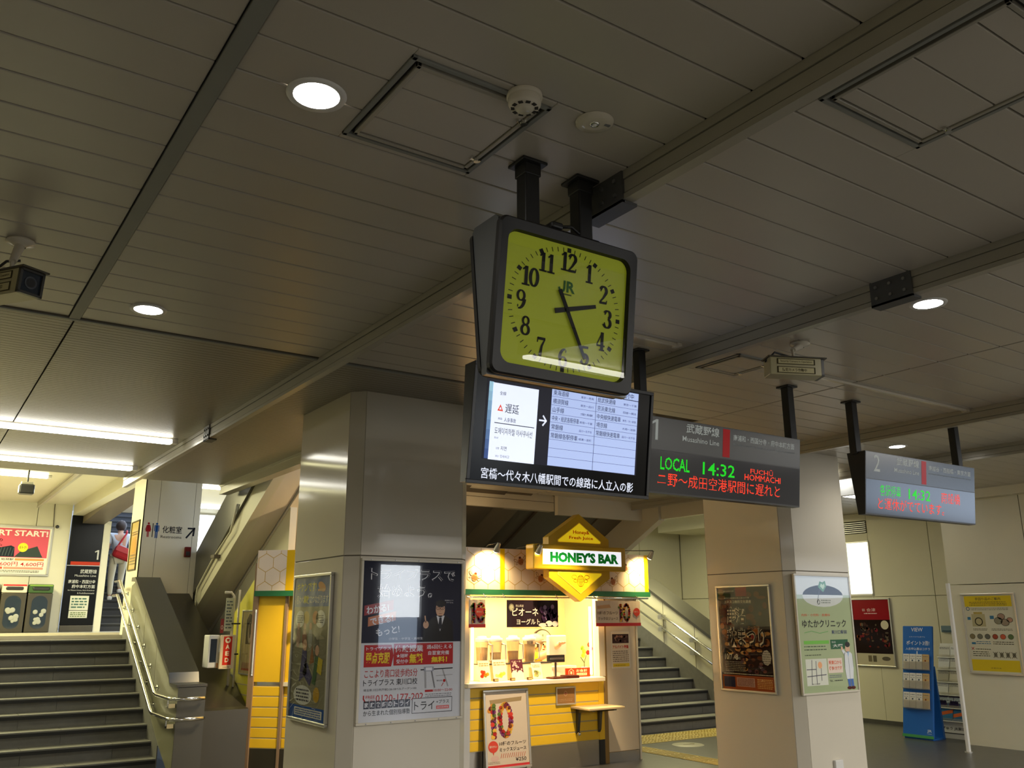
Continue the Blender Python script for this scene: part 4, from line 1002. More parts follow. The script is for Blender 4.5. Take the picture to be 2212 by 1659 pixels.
S.text('内科・小児科・皮膚科', .06, .665, .47, .69, og, 3); S.text('ゆたかクリニック', .06, .565, .70, .635, gk, 3, .012); S.text('東川口駅前', .47, .505, .70, .54, ink(40, 60, 110, .1), 3, .012)
S.line([(.08, .52), (.18, .535), (.30, .515), (.42, .53)], .006, ink(120, 180, 110, .1), 3)
S.rect(.06, .42, .42, .45, ink(120, 200, 80, .1), 2); S.scribble(.06, .36, .38, .415, 2, ink(70, 90, 70, .1), 3, .3); S.scribble(.06, .315, .30, .335, 1, ink(90, 100, 80, .1), 3, .4)
S.rect(.44, .37, .70, .455, ink(22, 96, 66, .1), 3); S.text('院長', .46, .425, .52, .44, wt, 4); S.text('大塚', .47, .385, .62, .415, wt, 4, .02)
S.rect(.06, .06, .36, .29, ink(228, 230, 215, .1), 2)
for a in ([(.13, .08), (.15, .28)], [(.07, .14), (.34, .15)], [(.20, .07), (.205, .27)], [(.07, .20), (.20, .20)], [(.27, .10), (.275, .25)]): S.line(a, .008, ink(110, 110, 120, .1), 3)
S.ell(.26, .235, .03, .03, ink(250, 180, 130, .1), 4); S.text('東川口駅', .12, .068, .24, .08, gk, 4)
S.rect(.375, .16, .59, .29, ink(245, 225, 210, .1), 2); S.text('駅東口から', .39, .235, .575, .27, og, 3, .02); S.text('徒歩1分です', .39, .185, .575, .22, og, 3, .02)
S.scribble(.38, .115, .57, .145, 2, ink(120, 130, 140, .1), 3); S.text('TEL.048-000-0000'[:4], .38, .085, .44, .10, gk, 3); S.scribble(.45, .085, .57, .10, 1, gk, 3)
# drawn doctor
S.ell(.685, .375, .035, .045, ink(230, 190, 160, .1), 5); S.ell(.688, .408, .037, .025, gk, 6); S.poly([(.62, .20), (.63, .33), (.66, .345), (.71, .345), (.745, .32), (.75, .20), (.735, .10), (.635, .10)], ink(232, 236, 240, .1), 5)
S.poly([(.675, .345), (.685, .29), (.70, .345)], ink(150, 190, 230, .1), 6); S.poly([(.63, .31), (.59, .36), (.605, .375), (.645, .345)], ink(232, 236, 240, .1), 5); S.ell(.60, .375, .014, .018, ink(230, 190, 160, .1), 6)
S.poly([(.645, .10), (.655, .03), (.69, .03), (.69, .10)], ink(60, 110, 190, .1), 5); S.poly([(.695, .10), (.70, .03), (.735, .03), (.73, .10)], ink(60, 110, 190, .1), 5); S.ell(.665, .022, .035, .014, ink(90, 30, 24, .1), 6); S.ell(.72, .022, .035, .014, ink(90, 30, 24, .1), 6)
for pts in ([(.62, .20), (.63, .33)], [(.75, .20), (.745, .32)], [(.685, .29), (.685, .10)]): S.line(pts, .003, ink(90, 96, 110, .1), 6)
S.build('print', th)
quad((6.80, 5.397, .88), (.79, 0, 0), (0, 0, 1.03)).build('acrylic_cover', None, th)
t = thing('socket_box', 'small grey box low on the front of the far pillar', 'box', (7.20, 5.42, .30)); MB().cbox(7.14, 5.39, .16, 7.25, 5.42, .30, .006, M_white).build('box', None, t); MB().box(7.15, 5.386, .17, 7.24, 5.39, .20, M_grey).build('flap', None, t)

# pink poster, bins and platform panel on the landing wall
th, S = poster('travel_poster', 'pink travel poster with yellow badge on the far landing wall', (.55, 19.19, 2.36), XP, 1.72, .86, ink(222, 218, 206, .2), .04, .03, M_alu)
pk = ink(214, 92, 108, .2); dkb = ink(40, 48, 56, .2); yb = ink(232, 218, 60, .2); rd2 = ink(196, 40, 44, .2)
S.rect(.02, .30, 1.70, .84, pk, 1); S.text('SMART START!', .50, .700, 1.68, .810, ink(240, 226, 215, .2), 3, .03)
S.text('昭和真面の', .50, .585, .93, .65, ink(60, 20, 30, .2), 3, .02); S.text('っているか。', .50, .505, .93, .575, ink(60, 20, 30, .2), 3, .02)
S.poly([(.72, .31), (.82, .46), (1.08, .52), (1.14, .49), (1.15, .31)], dkb, 3); S.poly([(1.15, .31), (1.25, .42), (1.52, .52), (1.60, .36), (1.63, .31)], ink(62, 74, 70, .2), 3); S.poly([(.20, .31), (.4, .45), (.62, .31)], dkb, 3)
for k in range(7): S.line([(.80+k*.05, .33), (.83+k*.05, .48)], .008, ink(90, 104, 104, .2), 4)
S.ell(1.28, .49, .085, .085, yb, 5); S.text('おトク!', 1.22, .465, 1.34, .515, ink(60, 60, 40, .2), 6, .01)
S.text('都心直結・始発駅', .60, .245, 1.15, .285, ink(60, 20, 20, .2), 3, .01); S.rect(1.17, .245, 1.66, .285, ink(225, 150, 90, .2), 3)
S.text('17歳 2,600円 4,600円', .58, .135, 1.66, .225, rd2, 3, .005); S.rect(.05, .085, .98, .125, ink(214, 90, 70, .2), 3); S.rect(1.0, .085, 1.66, .125, ink(225, 150, 130, .2), 3); S.scribble(.3, .02, 1.6, .07, 2, ink(90, 90, 80, .2), 3)
S.build('print', th)
def bin_(x, label, col1, col2):
    t = thing('recycling_bin', label, 'recycling bin', (x, 18.9, 1.3), 'bins on the landing')
    MB().cbox(x-.205, 18.65, 1.30, x+.205, 19.1, 2.00, .015, M_steel).build('body', None, t)
    tp = MB().cbox(x-.205, 18.66, 2.00, x+.205, 19.08, 2.16, .02, col1).build('top_panel', None, t)
    MB().cbox(x-.14, 18.645, 2.05, x+.14, 18.67, 2.11, .02, M_black).build('slot', None, tp)
    MB().box(x-.19, 18.652, 2.125, x+.19, 18.66, 2.15, col2).build('sign_strip', None, tp)
    pts = rsq(.26, .58, .12, 8); b = MB()
    b.add([(x+p[0], 18.644, 1.66+p[1]) for p in pts], [list(range(len(pts)))], M_glassd); b.build('window', None, t)
    b = MB(); R = random.Random(int(x*10))
    for k in range(9): b.ball((x+R.uniform(-.08, .08), 18.640, 1.47+R.uniform(0, .28)), R.uniform(.03, .05), ink(150, 150, 140, .4), (1, .12, 1))
    b.build('bag', None, t)
    return t
bin_(1.30, 'steel recycling bin cut by the left edge, below the pink poster', ink(90, 96, 90, .4), rd2)
bin_(1.74, 'steel recycling bin with red strip on top, below the pink poster', ink(200, 190, 170, .4), rd2)
bin_(2.17, 'steel recycling bin with green top beside the black platform panel', ink(60, 84, 50, .4), ink(120, 150, 70, .4))
th = thing('platform_panel', 'tall black panel numbered 1 at the foot of the platform stairs', 'sign', (2.9, 19.15, 1.3))
bp = ink(14, 15, 17, .3); lt = ink(190, 190, 185, .4)
MB().cbox(2.61, 19.14, 1.42, 3.195, 19.2, 3.50, .01, bp).build('board', None, th); MB().cbox(2.61, 19.13, 1.30, 3.195, 19.2, 1.42, .008, M_steel).build('kick_plate', None, th)
S = Sheet((2.61, 19.138, 1.30), XP, ZP, .585, 2.2, None, .002)
S.rect(0, 1.235, .585, 1.245, M_alu, 1); S.rect(.06, 1.25, .585, 1.315, ink(170, 50, 24, .3), 1); one(S, .47, 1.36, .545, 1.545, lt, 2)
S.text('武蔵野線', .25, 1.09, .545, 1.17, lt, 2, .01); S.text('Musashino Line', .16, 1.03, .54, 1.07, lt, 2); S.text('南浦和・西国分寺', .06, .90, .54, .97, lt, 2, .01); S.text('府中本町方面', .13, .81, .54, .88, lt, 2, .01); S.text('for Minami-Urawa, Nishi-Kokubunji', .07, .755, .54, .785, lt, 2); S.text('& Fuchūhommachi', .24, .705, .54, .735, lt, 2)
S.rect(.13, .40, .46, .67, ink(196, 196, 176, .4), 2); S.rect(.13, .255, .46, .39, ink(196, 196, 176, .4), 2); S.scribble(.16, .43, .43, .64, 4, ink(70, 100, 90, .4), 3, .5, 2); S.scribble(.16, .27, .43, .37, 3, ink(90, 110, 60, .4), 3, .5, 3)
S.build('lettering', th)
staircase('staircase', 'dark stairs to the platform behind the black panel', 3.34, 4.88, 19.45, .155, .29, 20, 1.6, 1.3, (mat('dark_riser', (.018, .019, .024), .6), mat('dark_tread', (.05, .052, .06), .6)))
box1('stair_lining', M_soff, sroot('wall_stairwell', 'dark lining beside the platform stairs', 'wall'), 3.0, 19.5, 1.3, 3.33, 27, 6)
t = thing('restroom_sign', 'restrooms sign lettered on the white landing pillar', 'sign', (2.85, 12.25, 2.65))
S = Sheet((2.53, 12.2495, 2.50), XP, ZP, .68, .28, None, .001); rdp, blp, kk = ink(150, 22, 32, .3), ink(20, 70, 140, .3), ink(24, 26, 34, .3)
def pict(x, c, skirt):
    S.ell(x, .245, .014, .014, c, 1, 12)
    if skirt: S.poly([(x-.012, .228), (x+.012, .228), (x+.032, .14), (x-.032, .14)], c, 1); S.rect(x-.012, .07, x-.002, .14, c, 1); S.rect(x+.002, .07, x+.012, .14, c, 1); S.line([(x-.018, .222), (x-.034, .16)], .009, c, 1); S.line([(x+.018, .222), (x+.034, .16)], .009, c, 1)
    else: S.rect(x-.018, .14, x+.018, .228, c, 1); S.rect(x-.016, .06, x-.003, .14, c, 1); S.rect(x+.003, .06, x+.016, .14, c, 1); S.line([(x-.026, .224), (x-.028, .15)], .009, c, 1); S.line([(x+.026, .224), (x+.028, .15)], .009, c, 1)
pict(.048, rdp, True); S.rect(.098, .07, .108, .25, kk, 1); pict(.152, blp, False)
S.text('化粧室', .225, .130, .475, .225, kk, 1, .01); S.text('Restrooms', .210, .065, .475, .10, kk, 1, .004)
S.line([(.535, .08), (.62, .19)], .022, kk, 1); S.line([(.55, .205), (.64, .205)], .022, kk, 1); S.line([(.632, .215), (.625, .11)], .022, kk, 1)
S.build('lettering', t)
t = thing('fire_alarm', 'small dark red box on the white landing pillar under the restrooms sign', 'alarm', (3.10, 12.25, 2.4))
MB().cbox(3.055, 12.20, 2.33, 3.135, 12.25, 2.46, .008, ink(96, 26, 20, .4)).build('box', None, t); MB().box(3.07, 12.196, 2.345, 3.12, 12.2, 2.40, M_black).build('front', None, t)
th, S = poster('narrow_poster', 'narrow yellowish poster on the side of the white landing pillar', (2.498, 12.83, 2.17), YN, .44, .62, ink(176, 150, 84, .15), .015, .02, ink(70, 62, 40, .4))
S.scribble(.05, .05, .38, .20, 4, ink(120, 110, 80, .3), 2); S.rect(.12, .22, .30, .42, ink(200, 140, 60, .3), 2); S.scribble(.05, .44, .38, .50, 2, ink(120, 90, 50, .3), 2); S.build('print', th)
t = thing('wall_sensor', 'small dark sensor with its cable on the far landing wall', 'sensor', (2.38, 19.15, 3.2))
MB().ball((2.36, 19.13, 3.26), .035, M_black).build('sensor', None, t); MB().tube([(2.30, 19.18, 3.26), (2.28, 19.18, 3.6), (2.28, 19.18, 3.7)], .008, 6, M_joint).build('cable', None, t)

# yellow and red posters on the right hand walls
th, S = poster('lost_property_poster', 'yellow and white notice poster with small drawings on the wall at the right edge', (11.262, 6.36, .865), YN, .635, .93, ink(196, 192, 168, .2), .022, .022, M_alu)
yw = ink(206, 180, 40, .2); k2 = ink(70, 66, 50, .3); b2 = ink(60, 110, 140, .3)
S.rect(.02, .79, .61, .92, yw, 1); S.text('手回り品のご案内', .16, .865, .48, .90, k2, 2, .01); S.scribble(.08, .80, .55, .855, 3, k2, 2, .35); S.rect(.02, .02, .61, .155, yw, 1); S.text('JR東日本', .25, .05, .38, .065, k2, 2)
S.ring(.055, .765, .02, .02, .007, b2, 2); S.scribble(.09, .745, .56, .78, 2, k2, 2, .3)
S.rect(.09, .55, .26, .70, ink(170, 160, 120, .3), 2); S.ring(.175, .61, .045, .045, .012, k2, 3); S.rect(.12, .70, .23, .725, ink(170, 150, 80, .3), 2); S.rect(.035, .63, .075, .665, b2, 2); S.rect(.32, .64, .37, .68, b2, 2)
for k, (x, y, r) in enumerate(((.42, .62, .05), (.50, .60, .05), (.46, .67, .045), (.56, .63, .035))): S.ell(x, y, r, r*.8, ink(130+k*12, 126, 106, .3), 3); S.ring(x, y, r, r*.8, .005, k2, 4)
S.scribble(.09, .50, .27, .53, 2, k2, 2, .35); S.scribble(.32, .50, .58, .53, 2, k2, 2, .35)
for k in range(6):
    x = .07+k*.095; c1 = (ink(120, 110, 80, .3), ink(110, 110, 96, .3), ink(100, 100, 90, .3), ink(150, 70, 50, .3), ink(190, 90, 60, .3), ink(90, 110, 70, .3))[k]; S.ell(x, .43, .033, .03, c1, 2); S.ring(x, .43, .033, .03, .004, k2, 3)
S.rect(.05, .335, .10, .36, b2, 2); S.scribble(.11, .335, .30, .38, 2, b2, 2, .35); S.scribble(.32, .335, .57, .38, 2, k2, 2, .35)
S.line([(.04, .30), (.07, .27)], .006, rd2, 2); S.line([(.04, .27), (.07, .30)], .006, rd2, 2); S.scribble(.09, .27, .28, .29, 1, k2, 2, .4); S.scribble(.05, .19, .26, .26, 3, k2, 2, .35)
for k in range(4):
    x = .33+k*.075; S.ell(x, .215, .022, .03, ink(120, 116, 96, .3), 2); S.line([(x-.028, .18), (x+.028, .25)], .006, k2, 3); S.line([(x-.028, .25), (x+.028, .18)], .006, k2, 3)
S.build('print', th)
th, S = poster('travel_poster', 'red topped travel poster with a dark night photo on the niche wall', (12.29, 8.72, .83), YN, .63, .955, ink(180, 172, 150, .2), .022, .02, M_alu)
S.rect(.0, .66, .63, .955, ink(140, 22, 30, .2), 1); S.text('会津', .25, .78, .40, .83, ink(220, 190, 190, .3), 2); S.text('福島', .17, .785, .22, .825, ink(220, 190, 190, .3), 2); S.rect(0, .17, .63, .66, ink(34, 22, 18, .12), 1); S.scribble(.2, .74, .42, .765, 1, ink(220, 190, 190, .3), 2)
R = random.Random(5)
for k in range(46): S.ell(R.uniform(.05, .58), R.uniform(.25, .60), R.uniform(.01, .035), R.uniform(.01, .03), R.choice((ink(90, 44, 30, .2), ink(120, 66, 40, .2), ink(60, 36, 28, .2), ink(96, 84, 70, .2), ink(110, 30, 34, .2))), 2, 8)
S.ell(.53, .585, .065, .065, ink(200, 190, 170, .3), 3); S.rect(.20, .05, .26, .14, ink(110, 100, 80, .3), 2); S.rect(.28, .05, .34, .14, ink(90, 84, 70, .3), 2); S.ell(.50, .10, .07, .03, ink(90, 84, 74, .3), 2)
S.build('print', th)

# ---- leaflet racks on the right
M_blu = mat('rack_blue', (.02, .13, .46), .25, 0, var=.04)
t = thing('leaflet_rack', 'tall blue leaflet rack with three rows of white leaflets', 'leaflet rack', (11.3, 7.16, 0))
lean = Vector((.27, 0, 1.41)).normalized(); o_ = Vector((11.20, 7.375, .02)); uR = Vector(YN); nR = uR.cross(lean)
MR = Matrix(((uR.x, lean.x, nR.x, o_.x), (uR.y, lean.y, nR.y, o_.y), (uR.z, lean.z, nR.z, o_.z), (0, 0, 0, 1)))
MB().cbox(0, 0, -.03, .435, 1.42, 0, .012, M_blu, MR).build('board', None, t)
MB().box(0, 0, 0, .435, .035, .004, mat('rack_green', (.05, .28, .08), .4), MR).build('base_strip', None, t)
MB().prism([(11.22, 0), (11.50, 0), (11.50, .02), (11.45, .9), (11.43, .9), (11.46, .02), (11.22, .02)], 'y', 6.96, 7.36, M_blu).build('prop', None, t)
for r_ in range(3):
    y0 = .36+r_*.245
    pc = MB().box(.03, y0-.01, 0, .405, y0, .045, M_clear, MR).box(.03, y0, .040, .405, y0+.10, .044, M_clear, MR).build('pocket', None, t)
    for k in range(4):
        x = .035+k*.092; c1 = ink(214, 212, 205, .3) if k < 3 else ink(190, 160, 110, .3)
        lf = MB().box(x, y0+.002, .012, x+.085, y0+.195, .034, c1, MR)
        S = Sheet(MR @ Vector((x, y0+.002, .0345)), uR, lean, .085, .19, None); S.ell(.04, .11, .012, .012, ink(70, 80, 90, .3) if k < 3 else ink(120, 60, 40, .3), 1, 8); S.scribble(.01, .155, .075, .175, 1, ink(110, 110, 120, .3), 1, .4, k); S.scribble(.01, .125, .075, .15, 1, ink(150, 150, 150, .3), 1, .3, k+9)
        n0 = len(lf.v); lf.v += S.mb.v; lf.f += [[i+n0 for i in f] for f in S.mb.f]; lf.m += [lf.mi(S.mb.mats[m_]) for m_ in S.mb.m]; lf.sm += S.mb.sm
        lf.build('leaflet', None, pc)
S = Sheet(MR @ Vector((0, 0, .001)), uR, lean, .435, 1.42, None, .001)
S.text('VIEW', .13, 1.345, .30, 1.395, ink(215, 220, 230, .3), 1, .01); S.text('ポイント3倍!', .06, 1.165, .39, 1.225, ink(215, 220, 230, .3), 1, .01); S.text('入会申込書はコチラ', .05, 1.10, .40, 1.135, ink(215, 220, 230, .3), 1, .004)
S.text('エキナカでも街でも', .10, 1.265, .33, 1.285, ink(190, 200, 220, .3), 1); S.line([(.215, 1.085), (.215, 1.04)], .014, ink(215, 220, 230, .3), 1); S.poly([(.185, 1.05), (.245, 1.05), (.215, 1.015)], ink(215, 220, 230, .3), 1)
S.text('JR', .345, .07, .41, .11, ink(200, 215, 230, .3), 1, .02); S.scribble(.345, .052, .41, .064, 1, ink(170, 190, 215, .3), 1)
S.build('lettering', t)
t = thing('pamphlet_stand', 'white sloping pamphlet stand half hidden by the wall end', 'pamphlet stand', (11.85, 6.95, 0))
lean = Vector((.35, 0, 1.16)).normalized(); o_ = Vector((11.63, 7.165, .05)); nR = uR.cross(lean)
MR = Matrix(((uR.x, lean.x, nR.x, o_.x), (uR.y, lean.y, nR.y, o_.y), (uR.z, lean.z, nR.z, o_.z), (0, 0, 0, 1)))
MB().cbox(0, 0, -.02, .50, 1.18, 0, .008, M_white, MR).build('back_board', None, t)
MB().prism([(11.63, 0), (11.95, 0), (11.95, .05), (11.63, .05)], 'y', 6.68, 7.165, M_white).prism([(11.95, 0), (12.0, 0), (12.0, 1.18), (11.97, 1.18)], 'y', 6.68, 7.165, M_white).build('stand', None, t)
cols = ((60, 110, 150), (70, 60, 80), (214, 210, 200), (190, 184, 170), (214, 212, 205), (214, 212, 205))
for k in range(6):
    y0 = .16+k*.165; h_ = .30 if k == 0 else .15
    sh = MB().box(0, y0-.012, 0, .5, y0, .05, M_white, MR).box(0, y0, .046, .5, y0+.03, .05, M_clear, MR).build('shelf', None, t)
    for j in range(3 if k else 2):
        wj = .155 if k else .23; x = .01+j*(wj+.008); c1 = cols[k] if (j+k) % 2 else tuple(min(230, int(v*1.15)) for v in cols[k])
        S = Sheet(MR @ Vector((x, y0, .03)), uR, lean, wj, h_, ink(*c1, .3)); S.scribble(.01, h_*.72, wj-.01, h_*.92, 2, ink(80, 80, 90, .3), 1, .4, k*3+j)
        if k == 0: S.poly([(0, h_*.3), (wj, h_*.5), (wj, h_*.35), (0, h_*.15)], ink(220, 110, 60, .3), 1); S.rect(0, h_*.75, wj, h_, ink(180, 190, 200, .3), 1)
        if k == 1: S.rect(.02, .03, wj-.02, .09, ink(40, 30, 70, .3), 1)
        S.build('pamphlet', sh)
S = Sheet(MR @ Vector((0, 0, .002)), uR, lean, .5, .16, None, .001); S.text('びゅう JR東日本', .08, .05, .46, .095, ink(70, 66, 60, .3), 1, .01); S.rect(0, .01, .5, .02, M_black, 1); S.build('lettering', t)
t = thing('wall_card', 'small blue grey card on the niche wall above the pamphlet stand', 'sign', (12.29, 7.2, 1.35)); MB().cbox(12.27, 7.06, 1.32, 12.3, 7.30, 1.41, .006, ink(110, 130, 140, .4)).build('card', None, t); MB().box(12.266, 7.08, 1.335, 12.27, 7.28, 1.345, ink(60, 80, 100, .4)).build('lettering', None, t)
# ================================================================== JUICE BAR
BY = 8.0; BX0, BX1 = 4.78, 6.685
kb = thing('juice_bar', 'small yellow juice bar kiosk under the sloping stairs', 'kiosk', (5.7, 8.4, 0))
A_ = Vector((3.2, 9.6, 0)); B_ = Vector((4.78, 8.0, 0)); dD = (B_-A_); LD = dD.length; dD.normalize(); nD = Vector((dD.y, -dD.x, 0))
MD = Matrix(((dD.x, -nD.x, 0, A_.x), (dD.y, -nD.y, 0, A_.y), (0, 0, 1, 0), (0, 0, 0, 1)))    # local: x along the slanted front, y into the bar
def planks(M, x0, x1, zs, m, y0=-.012):
    for za, zb_ in zip(zs, zs[1:]): MB().cbox(x0, y0, za+.006, x1, y0+.02, zb_-.006, .003, m, M).build('board', None, kb)
ZS = [.25, .35, .452, .552, .65, .757, .86]
I4 = Matrix.Identity(4)
MF = Matrix.Translation((0, BY, 0))
planks(MF, BX0+.06, BX1-.12, ZS, M_yel)
MB().box(BX0, BY-.010, .25, BX1-.125, BY+.05, .86, M_yelj).build('front_backing', None, kb)
M_kick = mat('kick_plate_steel', (.42, .40, .37), .22, .85, var=.1, scale=2)
MB().box(BX0, BY-.004, 0, BX1, BY+.05, .25, M_kick).build('kick_plate', None, kb)
MB().box(BX1-.12, BY-.014, 0, BX1-.045, BY-.002, .25, M_black).box(BX1-.12, BY-.014, .25, BX1-.045, BY-.002, .86, M_yel).build('corner_strip', None, kb)
MB().box(BX1-.045, BY-.014, 0, BX1, BY-.002, .86, mat('brown_strip', (.25, .15, .04), .5)).build('corner_strip', None, kb)
MB().box(4.83, BY-.016, 0, 4.90, BY-.002, .86, M_alu).build('corner_strip', None, kb)
# right end panel with the notice
M_pan = mat('kiosk_panel', (.62, .52, .38), .3, 0, var=.03)
MB().box(6.70, BY, .11, 7.17, BY+.05, 1.80, M_pan).box(7.12, BY+.05, 0, 7.17, 9.5, 2.2, M_pan).build('end_panel', None, kb)
MB().box(6.70, BY-.003, 0, 7.145, BY+.05, .105, M_kick).build('kick_plate', None, kb); MB().box(7.15, BY-.012, 0, 7.175, BY+.05, 1.8, M_cream).build('corner_strip', None, kb)
MB().box(6.685, BY-.01, .0, 6.70, BY+.05, 1.75, mat('brown_strip', (.25, .15, .04), .5)).build('joint_strip', None, kb)
# slanted part
planks(MD, .0, .34, ZS, M_yel); planks(MD, .36, LD-.05, ZS, M_yel, .02)
MB().box(0, -.010, .25, .345, .06, .86, M_yelj, MD).box(.345, .022, .25, LD, .06, .86, M_yelj, MD).build('front_backing', None, kb)
MB().box(0, -.008, 0, LD, .06, .25, M_steel, MD).build('kick_plate', None, kb)
MB().box(0.02, -.01, .90, .34, .05, 2.0, M_yel, MD).box(.36, .02, .90, LD, .05, 2.0, M_yel, MD).build('wall_panel', None, kb)
MB().box(.35, -.01, .86, LD, .03, .90, M_cream, MD).build('ledge', None, kb)
MB().box(-.03, -.03, 0, .03, .02, 2.12, mat('brown_post', (.30, .20, .13), .4, .2), MD).build('corner_post', None, kb)
MB().box(.335, -.02, 0, .362, .01, 1.80, mat('brown_post', (.30, .20, .13), .4, .2), MD).build('door_post', None, kb)
# side wall: slanted top under the flight
MB().prism([(9.6, .25), (9.6, 2.03), (9.95, 1.83), (10.45, 1.55), (10.45, .25)], 'x', 3.2, 3.26, M_yelg).build('side_wall', None, kb)
for za in ZS[1:]: MB().box(3.196, 9.62, za-.006, 3.201, 10.44, za+.006, M_yelj).build('side_joint', None, kb)
MB().box(3.2, 9.6, 0, 3.26, 10.45, .25, M_black).build('side_kick', None, kb)
# counter, inside walls
MB().cbox(4.82, BY-.10, .862, 6.60, BY+.45, .905, .006, mat('counter_white', (.82, .72, .52), .3, 0, var=.03)).build('counter', None, kb)
M_in = mat('kiosk_inside', (.80, .62, .36), .5, 0, var=.04)
MB().box(4.9, 9.30, 0, 7.12, 9.35, 2.2, M_in).build('back_wall', None, kb); MB().box(4.78, BY+.02, .9, 4.83, 9.3, 2.2, M_in).build('inner_side', None, kb)
MB().box(6.60, BY, .905, 6.685, BY+.10, 1.80, mat('counter_white', (.82, .72, .52), .3)).build('jamb', None, kb); MB().box(4.83, BY, .905, 4.90, BY+.08, 1.80, mat('counter_white', (.82, .72, .52), .3)).build('jamb', None, kb)
MB().box(4.78, BY, 2.2, 7.17, 9.35, 2.24, M_in).build('kiosk_roof', None, kb)
MB().box(4.9, BY+.45, 0, 6.6, BY+.5, .88, M_in).build('counter_back', None, kb)
for x, nm in ((4.945, 'left'), (5.01, 'left'), (6.585, 'right')):
    MB().cyl((x, BY+.13, .92), (x, BY+.13, 1.66), .014, 10, mat('warm_tube', (1, .82, .5), .5, emit=9, var=0)).build('jamb_streak', None, kb)  # glowing rods put in for bright streaks along the jambs
MB().box(5.3, 9.0, 1.9, 6.6, 9.3, 1.93, M_in).build('inner_shelf', None, kb)
# fascia with honeycomb and bees
M_fas = mat('fascia_cream', (.84, .68, .54), .35, 0, var=.03); hexm = ink(206, 160, 60, .4); stm = ink(236, 186, 20, .35)
def fascia(Mx, L, hx0, stripes, bees, seed):
    MB().box(0, -.05, 1.825, L, .0, 2.255, M_fas, Mx).build('fascia_board', None, kb)
    MB().box(-.005, -.065, 1.772, L+.01, .0, 1.828, mat('fascia_green', (.02, .16, .06), .35), Mx).build('fascia_edge', None, kb)
    uu = Vector((Mx[0][0], Mx[1][0], Mx[2][0])); o_ = Mx @ Vector((0, -.0505, 1.828))
    S = Sheet(o_, uu, ZP, L, .425, None, .0006)
    r = .098; wq = r*math.sqrt(3)
    for row in range(-1, 5):
        for col in range(-1, int(L/wq)+2):
            cx = hx0+col*wq+(row % 2)*wq/2; cy = .0+row*1.5*r
            P = [(cx+r*math.sin(a), cy+r*math.cos(a)) for a in [k*PI/3 for k in range(4)]]
            for (xa, ya), (xb, yb) in zip(P, P[1:]):
                if min(xa, xb) > .01 and max(xa, xb) < L-.01 and max(ya, yb) > .01:
                    # clip to the board
                    ya2, yb2 = min(max(ya, .003), .42), min(max(yb, .003), .42)
                    if ya2 == yb2 and ya != yb: continue
                    if abs(ya-yb) > 1e-6:
                        xa2 = xa+(xb-xa)*(ya2-ya)/(yb-ya); xb2 = xa+(xb-xa)*(yb2-ya)/(yb-ya)
                    else: xa2, xb2 = xa, xb
                    S.line([(xa2, ya2), (xb2, yb2)], .0055, hexm, 1)
    for a, b2 in stripes: S.rect(a, .0, b2, .425, stm, 3)
    S.build('honeycomb', kb)
    bo, bd, bw = ink(196, 130, 84, .4), ink(110, 60, 34, .4), ink(236, 214, 180, .4)
    for bx, bz, ra in bees:
        S = Sheet(o_, uu, ZP, L, .425, None, .0006); c_, s_ = math.cos(ra), math.sin(ra)
        tr2 = lambda x, y: (bx+x*c_-y*s_, bz+x*s_+y*c_)
        for sx in (-1, 1):
            S.ell(*tr2(sx*.058, .022), .030, .014, bd, 4, 12, ra+sx*.6); S.ell(*tr2(sx*.058, .022), .025, .010, bw, 5, 12, ra+sx*.6)
            S.ell(*tr2(sx*.050, -.012), .020, .010, bd, 4, 12, ra-sx*.5); S.ell(*tr2(sx*.050, -.012), .016, .007, bw, 5, 12, ra-sx*.5)
        S.ell(*tr2(0, -.002), .034, .040, bo, 6, 14, ra)
        for k in range(3): S.line([tr2(-.028+k*.002, -.018+k*.014), tr2(.028-k*.002, -.018+k*.014)], .005, bd, 7)
        S.ell(*tr2(0, .040), .016, .012, bd, 7, 10, ra)
        S.build('bee', kb)
fascia(Matrix.Translation((4.78, BY, 0)), 2.56, .05, ((.455, .515), (2.50, 2.56)), ((.14, .12, -.3), (.72, .30, .3), (.985, .125, -.4), (2.20, .27, -.4), (2.01, .11, .4)), 1)
fascia(MD, LD, .1, ((.34, .43),), ((.9, .2, 0),), 2)
# banner rail
rl = MB().cyl((4.80, 7.90, 1.748), (7.28, 7.90, 1.752), .008, 8, M_chrome).build('banner_rail', None, kb)
for x in (5.02, 5.26, 5.95, 6.48, 7.12):
    MB().cyl((x, 7.90, 1.750), (x, 7.945, 1.79), .006, 6, M_chrome).ball((x, 7.90, 1.75), .013, M_chrome).build('rail_clip', None, rl)
def hang(x0, x1, label, base, fn, z0=1.445, z1=1.722):
    t = thing('hanging_banner', label, 'banner', ((x0+x1)/2, 7.9, z1), 'banners hanging under the juice bar fascia')
    n = 12; vs = [(x0+(x1-x0)*i/n, 7.898-.004*math.sin(i*1.3), z) for z in (z0, z1) for i in range(n+1)]
    MB().add(vs, [(i, i+1, n+2+i, n+1+i) for i in range(n)], base).build('cloth', None, t)
    S = Sheet((x0, 7.891, z0), XP, ZP, x1-x0, z1-z0, None, .0006); fn(S, x1-x0, z1-z0); S.build('print', t)
    for x in (x0+.03, x1-.03): MB().cyl((x, 7.898, z1-.005), (x, 7.9, z1+.03), .003, 6, M_chrome).build('ring', None, t)
FR = [ink(*c, .4) for c in ((170, 40, 40), (120, 60, 110), (200, 130, 50), (90, 110, 50), (196, 60, 50), (214, 170, 70), (110, 40, 50))]
